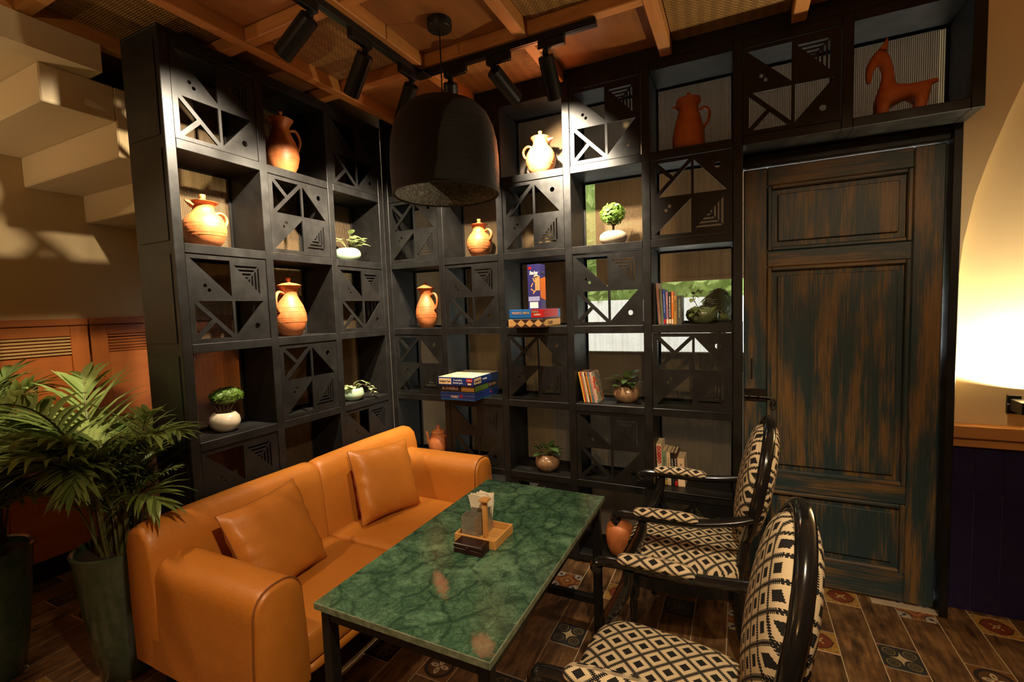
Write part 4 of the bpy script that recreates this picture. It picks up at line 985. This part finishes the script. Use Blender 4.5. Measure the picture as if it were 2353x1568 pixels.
# ------------------------------------------------------------------ armchairs
def chair(label, loc):
    t = empty('armchair', loc); BL = 'black_lacquer'; IK = 'ikat_fabric'
    # seat cushion: rounded trapezoid, crowned
    n = 26; vs = []; uv = []; fs = []
    def outline(k, rad=.06):
        pts = []
        for i in range(48):
            a = 2 * PI * i / 48; c, s_ = math.cos(a), math.sin(a); e = .42
            x = math.copysign(abs(c) ** e, c); y = math.copysign(abs(s_) ** e, s_)
            hw = .278 + (-x) * .028; bow = -.022 * (1 - y * y) if x < 0 else 0
            pts.append((-.012 + (x * .243 + bow) * k, y * hw * k))
        return pts
    rings = []
    for k, z in ((.90, .405), (.975, .415), (1.0, .44), (1.0, .455), (.975, .478), (.90, .492), (.75, .504), (.5, .512), (.22, .516), (.02, .517)): rings.append([Vector((x, y, z)) for x, y in outline(k)])
    part('seat', MB().loft(rings, uv=[(p.x, p.y) for r in rings for p in r]), IK, t, True, 60)
    part('seat_rail', MB().loft([[Vector((x, y, z)) for x, y in outline(k)] for k, z in ((.93, .345), (.96, .35), (.96, .404), (.93, .408))]), BL, t, True, 40)
    for sg in (-1, 1):
        part('leg', MB().lathe([(.010, 0), (.012, .02), (.019, .27), (.016, .285), (.024, .30), (.026, .36)], 14, Matrix.Translation((-.215, sg * .262, 0))), BL, t, True, 50)
        part('leg', MB().tube(spline([(.215, sg * .215, .40), (.222, sg * .213, .25), (.25, sg * .213, .1), (.29, sg * .215, .0)], 4), [.026] * 3 + [.024] * 3 + [.021] * 3 + [.018] * 4, 10), BL, t, True)
        part('back_support', MB().tube(spline([(.205, sg * .15, .36), (.225, sg * .15, .50), (.25, sg * .15, .62)], 4), .022, 10), BL, t, True)
        arm_ = part('arm', MB().tube(spline([(.287, sg * .235, .735), (.20, sg * .258, .712), (.06, sg * .277, .690), (-.10, sg * .288, .684), (-.22, sg * .288, .684), (-.275, sg * .288, .676), (-.288, sg * .288, .655), (-.272, sg * .288, .64)], 4), [.022] * 20 + [.024] * 9, 10, .85, (0, 0, 1)), BL, t, True)
        pts = spline([(-.205, sg * .286, .700), (-.17, sg * .287, .706), (-.06, sg * .285, .710), (.03, sg * .28, .708), (.062, sg * .277, .700)], 6); m_ = len(pts)
        part('arm_pad', MB().tube(pts, [.012 + .022 * min(1, (math.sin(PI * i / (m_ - 1))) ** .45) for i in range(m_)], 16, .62, (0, 0, 1)), IK, t, True, 70)
        part('arm_support', MB().tube(spline([(-.165, sg * .285, .668), (-.175, sg * .284, .61), (-.205, sg * .278, .54), (-.238, sg * .268, .47), (-.232, sg * .262, .40), (-.215, sg * .262, .35)], 4), [.025 + .012 * math.sin(PI * i / 20) for i in range(21)], 10, .75, (1, 0, 0)), BL, t, True)
    # oval back, tilted
    Bm = Matrix.Translation((.285, 0, .815)) @ Matrix.Rotation(.19, 4, 'Y')
    def oval(k, dx, off=0): return [Bm @ Vector((dx, (.245 * k + off) * math.cos(2 * PI * i / 48), (.268 * k + off) * math.sin(2 * PI * i / 48))) for i in range(48)]
    prof = [(-.012, -.016), (-.004, -.022), (.010, -.024), (.022, -.020), (.030, -.010), (.032, .002), (.028, .014), (.018, .022), (.002, .024), (-.010, .018), (-.014, .0)]
    rings = [oval(1.0, d, o - .004) for o, d in prof]; rings.append(rings[0])
    part('back_frame', MB().loft(rings, caps=False), BL, t, True, 60)
    for sg, nm in ((-1, 'back_cushion'), (1, 'back_upholstery')):
        rg = []; uvs = []
        for k, d in ((.93, .012), (.93, .022), (.89, .040), (.80, .052), (.6, .062), (.35, .068), (.02, .070)):
            if sg > 0: d = .010 + (d - .012) * .95; k = min(k + .035, .965) if k > .5 else k
            r_ = oval(k, sg * d); rg.append(r_)
            uvs += [((.245 * k) * math.cos(2 * PI * i / 48), (.268 * k) * math.sin(2 * PI * i / 48)) for i in range(48)]
        b = MB().loft(rg, uv=uvs)
        part(nm, b, IK, t, True, 70)
    return tag(t, label, 'armchair')
chair('black oval-back armchair with diamond ikat upholstery next to the back shelf', (2.126, -0.42, 0))
chair('black oval-back armchair with diamond ikat upholstery at the table end away from the back shelf', (2.150, -1.405, 0))

# ------------------------------------------------------------------ books, comics and games
def book(label, x, w, d, h, y, z, cover, lean=0.0, txt=None, tm='print_white', group=None, cat='book', pages='page_block', name='book', tail=None):
    t = empty(name, (x, y, z)); t.rotation_euler = (0, lean, 0); k = .0018
    c = MB().bbox(0, w, 0, k, 0, h, .0006).box(0, k, k, d, 0, h).box(w - k, w, k, d, 0, h)
    part('cover', c, cover, t); part('pages', MB().box(k, w - k, k, d - .004, .003, h - .003), pages, t)
    if txt and txt.startswith('~'):      # spine print too small to read: a run of short strokes
        rr = random.Random(int(h * 1e5 + w * 1e6)); q = MB(); zz = h * .86; end = h * (.86 - .1 * len(txt))
        while zz > end:
            l = rr.uniform(.004, .011); q.box(w * .36, w * rr.uniform(.56, .66), -.0005, .0002, zz - l, zz); zz -= l + rr.uniform(.0015, .004)
        part('spine_print', q, tm, t)
    elif txt: text(txt, min(w * .62, .02), tm, t, (w / 2, -.0006, h * .55), (PI / 2, PI / 2, 0), width=h * .55)
    if tail: part('spine_label', MB().box(.001, w - .001, -.0006, 0, .004, .03), tail, t)
    return tag(t, label, cat, group)
x = 1.8965; z3 = sz(3)
for w, h, c, ln, lb, tx, tm, tl in ((.012, .232, 'print_black', 0.0, 'tall black book at the end of the row beside trailing ivy', None, None, None), (.013, .238, 'print_pink', -.06, 'tall cream-pink book with red spine lettering', '~~~~~~', 'print_red', None), (.013, .205, 'print_sage', -.04, 'sage green book leaning in the row', '~~~', 'print_cream', None),
        (.013, .20, 'print_navy', -.03, 'dark navy book with red foot', '~~~~~', 'print_lilac', 'print_red'), (.013, .185, 'print_mauve', -.02, 'mauve book with pale foot label', '~~', 'print_pink', 'print_cream'), (.012, .185, 'print_black', -.01, 'black paperback with white spine lettering and pale foot', '~~~~~~', 'print_white', 'print_cream'),
        (.011, .187, 'print_orange', 0, 'bright orange paperback with pale foot label', '~~', 'print_cream', 'print_cream'), (.016, .163, 'print_mustard', 0, 'short mustard paperback beside an orange one', '~~~~', 'print_brown', None), (.026, .163, 'print_charcoal', 0, 'thick short charcoal paperback beside the ivy pot', '~~~~~~', 'print_sage', None)):
    book(lb, x, w, .12, h, .055, z3, c, ln, tx, tm or 'print_white', 'books on the shelf with the ivy', tail=tl); x += w + (.0160 if ln == 0.0 and 'tall black' in lb else .0014)
x = 1.905; z5 = sz(5)
for w, h, c, lb, tx, tm, tl in ((.028, .245, 'print_cream', 'tall white book with red CHILD and blue GOD lettering', None, None, None), (.025, .205, 'print_sage', 'pale grey-green paperback with yellow foot', 'Office Chai', 'print_brown', 'print_yellow'), (.021, .20, 'print_cream', 'cream paperback with black handwriting on spine', 'La Symphonie', 'print_black', None),
        (.018, .20, 'print_black', 'black paperback with white capital spine lettering', 'CHETAN BHAGAT', 'print_white', None), (.018, .20, 'print_brown', 'black-brown paperback with small white title', 'BANGING', 'print_white', 'print_red'), (.038, .17, 'print_cream', 'thick short tan paperback at the end of the row', 'A million', 'print_brown', None)):
    b = book(lb, x, w, .15, h, .09, z5, c, -.035, tx, tm or 'print_white', 'books low on the shelf behind an armchair', tail=tl)
    if 'CHILD' in lb:
        for i, ch in enumerate('CHILD'):
            part('letter_disc', MB().lathe([(.012, 0), (.0115, .0006)], 16, Matrix.Translation((w / 2, -.0002, h - .022 - i * .021)) @ Matrix.Rotation(PI / 2, 4, 'X')), 'print_red', b); text(ch, .018, 'print_white', b, (w / 2, -.0014, h - .022 - i * .021), (PI / 2, 0, 0))
        for i, ch in enumerate('GOD'):
            part('letter_disc', MB().lathe([(.012, 0), (.0115, .0006)], 16, Matrix.Translation((w / 2, -.0002, h - .145 - i * .023)) @ Matrix.Rotation(PI / 2, 4, 'X')), 'print_navy', b); text(ch, .018, 'print_white', b, (w / 2, -.0014, h - .145 - i * .023), (PI / 2, 0, 0))
    x += w + .0012
x = 1.470
for c, nm in (('yellow', 'yellow'), ('red', 'red'), ('sage', 'grey-green'), ('cream', 'cream'), ('brown', 'dark maroon'), ('orange', 'orange'), ('teal', 'teal'), ('mauve', 'mauve'), ('pink', 'pale pink')):
    book('thin comic with a ' + nm + ' spine in the leaning row', x, .0085, .14, .19, .05, sz(4), 'print_' + c, -.19, '~~~~~~', 'print_red' if c in ('yellow', 'cream', 'pink', 'sage') else 'print_yellow', group='leaning comic books on the shelf', cat='comic', name='comic_book'); x += .0092
book('thin comic with colourful picture cover closing the leaning row', x, .0085, .14, .19, .05, sz(4), 'print_comic', -.19, None, group='leaning comic books on the shelf', cat='comic', name='comic_book')
def gbox(name, label, x0, x1, y0, y1, z, h, side, topm, group=None, front=None):
    t = empty(name, ((x0 + x1) / 2, (y0 + y1) / 2, z)); hx, hy = (x1 - x0) / 2, (y1 - y0) / 2
    part('box_base', MB().box(-hx + .002, hx - .002, -hy + .002, hy - .002, 0, h * .5), side, t)
    part('box_lid', MB().bbox(-hx, hx, -hy, hy, h * .12, h - .001, .0015), front or side, t); part('lid_print', MB().box(-hx + .003, hx - .003, -hy + .003, hy - .003, h - .001, h), topm, t)
    return tag(t, label, 'board game', group), hx, hy
F = (PI / 2, 0, 0); R_ = (PI / 2, 0, PI / 2)
z = sz(4)
g1, hx, hy = gbox('board_game', 'flat blue board game box with orange 4, lowest of its stack', .512, .782, -.125, .215, z, .052, 'print_blue', 'print_blue', 'stack of three board games', 'print_navy')
text('CONNECT', .022, 'print_cream', g1, (-.02, -hy - .0006, .022), F, width=.062, bold=.0004); text('4', .04, 'print_red', g1, (.03, -hy - .0006, .026), F, bold=.001); text('4', .035, 'print_red', g1, (hx + .0006, .05, .026), R_, bold=.001)
part('cut_line', MB().box(-hx, hx, -hy - .0004, -hy + .001, .030, .0312), 'print_lilac', g1)
g2, hx, hy = gbox('board_game', 'black word game box with cream SCRABBLE lettering, middle of its stack', .514, .780, -.12, .215, z + .0525, .046, 'print_brown', 'print_black', 'stack of three board games', 'print_black')
text('SCRABBLE', .034, 'print_pink', g2, (-.058, -hy - .0006, .026), F, width=.128); part('printed_picture', MB().box(.03, hx - .004, -hy - .0005, -hy + .001, .008, .04), 'print_mustard', g2); part('printed_picture', MB().box(hx - .001, hx + .0005, -hy + .004, .02, .006, .042), 'print_green', g2)
text('SCRABBLE', .03, 'print_pink', g2, (hx + .0008, .08, .024), R_, width=.10)
g3, hx, hy = gbox('board_game', 'royal blue detective game box with map lid, topmost of its stack', .508, .786, -.142, .215, z + .099, .058, 'print_navy', 'print_map', 'stack of three board games')
lab = part('printed_label', MB().bbox(-hx + .008, -hx + .106, -hy - .0008, -hy + .001, .011, .049, .0003), 'print_cream', g3); text('Scotland Yard', .02, 'print_black', g3, (-hx + .057, -hy - .0014, .030), F, width=.084, bold=.0005)
text('A compelling', .016, 'print_white', g3, (.018, -hy - .0006, .039), F, width=.066); text('detective game', .016, 'print_white', g3, (.018, -hy - .0006, .021), F, width=.076)
part('printed_label', MB().bbox(hx - .054, hx - .008, -hy - .0008, -hy + .001, .027, .051, .0003), 'print_red', g3); text('Funskool', .012, 'print_white', g3, (hx - .031, -hy - .0014, .039), F, width=.036); part('printed_label', MB().box(hx - .044, hx - .018, -hy - .0006, -hy + .001, .010, .021), 'print_cream', g3)
part('printed_label', MB().bbox(hx - .001, hx + .0008, -hy + .008, -hy + .10, .011, .049, .0003), 'print_cream', g3); text('Scotland Yard', .02, 'print_black', g3, (hx + .0014, -hy + .054, .030), R_, width=.08, bold=.0005); text('A compelling', .015, 'print_white', g3, (hx + .0008, -hy + .15, .034), R_, width=.06)
z = sz(3)
g4, hx, hy = gbox('board_game', 'cream and brown harlequin chess game box under a blue and red box', 1.040, 1.272, -.112, .20, z, .052, 'print_wood', 'print_brown', None)
for i in range(4):
    x = -hx + .03 + i * .0575
    part('printed_diamond', MB().plate([(x - .0, .001), (x + .0286, .0245), (x + .0575, .001)], [], .0006, Matrix.Translation((0, -hy - .0006, 0))), 'print_brown', g4); part('printed_diamond', MB().plate([(x, .0505), (x + .0575, .0505), (x + .0286, .0255)], [], .0006, Matrix.Translation((0, -hy - .0006, 0))), 'print_brown', g4)
text('CHESS', .026, 'print_brown', g4, (hx + .0008, -.03, .026), R_, width=.08)
g5, hx, hy = gbox('board_game', 'blue and red board game box under the tall tumbling-block carton', 1.046, 1.274, -.108, .20, z + .053, .058, 'print_blue', 'print_blue', None)
part('printed_panel', MB().box(.035, hx + .0004, -hy - .0006, -hy + .002, .007, .057), 'print_red', g5); part('printed_panel', MB().box(hx - .001, hx + .0006, -hy, hy - .05, .007, .057), 'print_red', g5)
part('printed_panel', MB().box(.035, hx - .003, -hy + .003, hy - .003, .058, .0586), 'print_red', g5)
text('MAGNETIC', .022, 'print_pink', g5, (-.062, -hy - .0012, .036), F, width=.066, bold=.0006); text('LUDO &', .02, 'print_yellow', g5, (.0, -hy - .0012, .036), F, width=.044, bold=.0004); text('Snakes', .02, 'print_sage', g5, (.060, -hy - .0014, .044), F, width=.046, shear=.2, bold=.0004); text('Ladders', .019, 'print_cream', g5, (.076, -hy - .0014, .026), F, width=.044, bold=.0004)
g6 = empty('game_box', (1.203, -0.028, z + .1115)); hw = .0425; hh = .275
part('carton', MB().bbox(-hw, hw, -hw, hw, 0, hh, .0015), 'print_purple', g6)
text('Stacker', .03, 'print_white', g6, (0, -hw - .0006, hh - .052), F, width=.058, shear=.2, bold=.0008); part('printed_badge', MB().lathe([(.014, 0), (.0135, .0006)], 18, Matrix.Translation((-.026, -hw, hh - .022)) @ Matrix.Rotation(PI / 2, 4, 'X'), .55), 'print_red', g6); part('printed_badge', MB().lathe([(.016, 0), (.0155, .0006)], 18, Matrix.Translation((.016, -hw, hh - .072)) @ Matrix.Rotation(PI / 2, 4, 'X'), .5), 'print_cream', g6)
rr = random.Random(8)
for i in range(9): part('printed_block', MB().box(.008, .040, -hw - .0006, -hw, .115 + i * .0098, .115 + i * .0098 + .0085), 'print_wood', g6)
for x, z_, a in ((.0, .18, 1.2), (-.012, .15, -1.1), (-.01, .118, .6), (.002, .105, -.9)): part('printed_block', MB().box(-.013, .013, -.0006, 0, -.0035, .0035, M=Matrix.Translation((x, -hw, z_)) @ Matrix.Rotation(a, 4, 'Y')), 'print_wood', g6)
part('printed_panel', MB().box(-.03, .026, -hw - .0006, -hw, .006, .044), 'print_white', g6); part('printed_panel', MB().box(-.038, .036, -hw - .0004, -hw, .05, .078), 'print_lilac', g6)
part('printed_panel', MB().plate([(-.0425, .07), (.0425, .055), (.0425, .20), (-.0425, .185)], [], .0006, Matrix.Translation((hw + .0006, 0, 0)) @ Matrix.Rotation(PI / 2, 4, 'Z')), 'print_orange', g6); text('Stacker', .025, 'print_charcoal', g6, (hw + .0008, 0, hh - .05), R_, width=.05, shear=.2)
tag(g6, 'tall purple-blue carton of a tumbling block game on two flat boxes', 'game box')

# ------------------------------------------------------------------ pendant, track and spotlights
pn = empty('pendant_lamp', (1.04, -0.755, 2.19)); R = .262
po = [(R * .985, .0), (R, .012), (R * 1.012, .10), (R * 1.008, .18), (R * .985, .25), (R * .93, .315), (R * .83, .372), (R * .68, .412), (R * .46, .436), (R * .06, .447)]
part('shade', MB().lathe(po + [(R * .06, .440)] + [(r - .008, z - .004) for r, z in reversed(po[1:-1])] + [(R * .965, .0)], 64, caps=False), 'wound_string', pn, True, 50)
part('shade_lining', MB().lathe([(r - .0095, z - .006 if z > .1 else z + .002) for r, z in po[:-1]] , 64, caps=False), 'fibre_lining', pn, True)
part('bulb', MB().lathe([(0, .235), (.02, .245), (.03, .275), (.022, .31), (.014, .335)], 18), 'bulb_glass', pn, True)
part('rim_ring', MB().tube([(R * .985 * math.cos(a * PI / 32), R * .985 * math.sin(a * PI / 32), .0) for a in range(65)], .0045, 8), 'wound_string', pn, True)
part('cord', MB().tube([(0, 0, .44), (0, 0, .795)], .0035, 8), 'satin_black', pn, True); part('canopy', MB().lathe([(.056, .785), (.06, .79), (.06, .824), (.056, .828)], 28), 'satin_black', pn, True, 40)
part('lamp_holder', MB().lathe([(.0, .33), (.024, .335), (.024, .40), (.012, .42), (.006, .44)], 16), 'satin_black', pn, True, 40)
tag(pn, 'large black wound-string dome pendant hanging over the table', 'pendant lamp')
tk_ = empty('light_track', (0.745, -0.515, 2.905))
part('track_rail', MB().bbox(-.017, .017, -2.2, .017, .012, .044, .001).box(-.006, .006, -2.2, .0, .0105, .012), 'satin_black', tk_); part('track_rail', MB().bbox(.017, 1.0, -.017, .017, .012, .044, .001).box(.017, .995, -.006, .006, .0105, .012), 'satin_black', tk_); part('track_joint', MB().bbox(-.02, .06, -.06, .02, .009, .0125, .001), 'satin_black', tk_)
tag(tk_, 'black L-shaped lighting track under the ceiling beams', 'track')
def track_spot(label, px, py, along, target, watts, size):
    t = empty('track_spotlight', (px, py, 2.905)); d = (Vector(target) - Vector((px, py, 2.80))).normalized()
    ad = .07
    if along == 'y': part('adapter', MB().bbox(-.014, .014, -.10, .035, -.028, .012, .002), 'satin_black', t)
    else: part('adapter', MB().bbox(-.035, .10, -.014, .014, -.028, .012, .002), 'satin_black', t)
    part('swivel', MB().lathe([(.009, -.058), (.015, -.052), (.015, -.034), (.009, -.028)], 14), 'satin_black', t, True, 40)
    q = d.to_track_quat('-Z', 'Y').to_matrix().to_4x4(); base = Vector((0, 0, -.058)) - d * .0
    Mx = Matrix.Translation(base) @ q
    rad = .039; Lh = .20
    part('housing', MB().lathe([(0, .0), (rad - .004, .0), (rad, -.004), (rad, -Lh), (rad - .004, -Lh), (rad - .006, -Lh + .03), (0, -Lh + .032)], 28, Mx), 'satin_black', t, True, 40)
    part('reflector', MB().lathe([(rad - .008, -Lh + .004), (rad - .018, -Lh + .028), (0, -Lh + .0295)], 24, Mx, caps=False), 'galvanised', t, True)
    tag(t, label, 'spotlight', 'black spotlights on the ceiling track')
    loc = Vector((px, py, 2.905)) + base + d * (Lh + .004)
    spot('spot_beam', loc, loc + d, watts * 10, size, 1.0, (1, 0.84, 0.62), .018)
track_spot('black track spotlight pointing at the shelf end', .745, -1.27, 'y', (0.0, -1.32, 2.30), 44, 78)
track_spot('black track spotlight second from the free end over the sofa', .745, -.95, 'y', (0.0, -.78, 1.98), 50, 80)
track_spot('black track spotlight on the sofa side nearest the track corner', .745, -.60, 'y', (-.05, -.24, 1.95), 28, 76)
track_spot('black track spotlight half hidden by the pendant', .94, -.515, 'x', (.60, .02, 1.85), 28, 76)
track_spot('strongly tilted black track spotlight beside the pendant', 1.20, -.515, 'x', (1.36, .02, 2.50), 70, 82)
track_spot('nearly upright black track spotlight at the track end', 1.49, -.515, 'x', (1.50, .05, 2.05), 30, 78)
# wall sconce in the arched recess
sn = empty('wall_sconce', (3.60, 0.215, 1.075))
part('back_plate', MB().bbox(-.085, -.035, .10, .1155, -.045, .045, .002), 'satin_black', sn); part('bracket', MB().bbox(-.078, -.03, -.012, .102, -.028, .028, .002), 'satin_black', sn)
part('shade', MB().lathe([(0.0, -.06), (.042, -.06), (.046, -.056), (.046, .062), (.042, .062), (.040, .0), (0, -.01)], 28), 'satin_black', sn, True, 40)
part('screw', MB().lathe([(0, .003), (.004, .002), (.005, 0)], 10, Matrix.Translation((-.082, .10, .0)) @ Matrix.Rotation(PI / 2, 4, 'X')), 'galvanised', sn, True)
tag(sn, 'small black up-light wall sconce on the cream recess', 'sconce')
spot('sconce_beam_offscreen', (3.60, 0.215, 1.135), (3.60, 0.245, 2.2), 130, 165, .25, (1, .80, .50), .02)
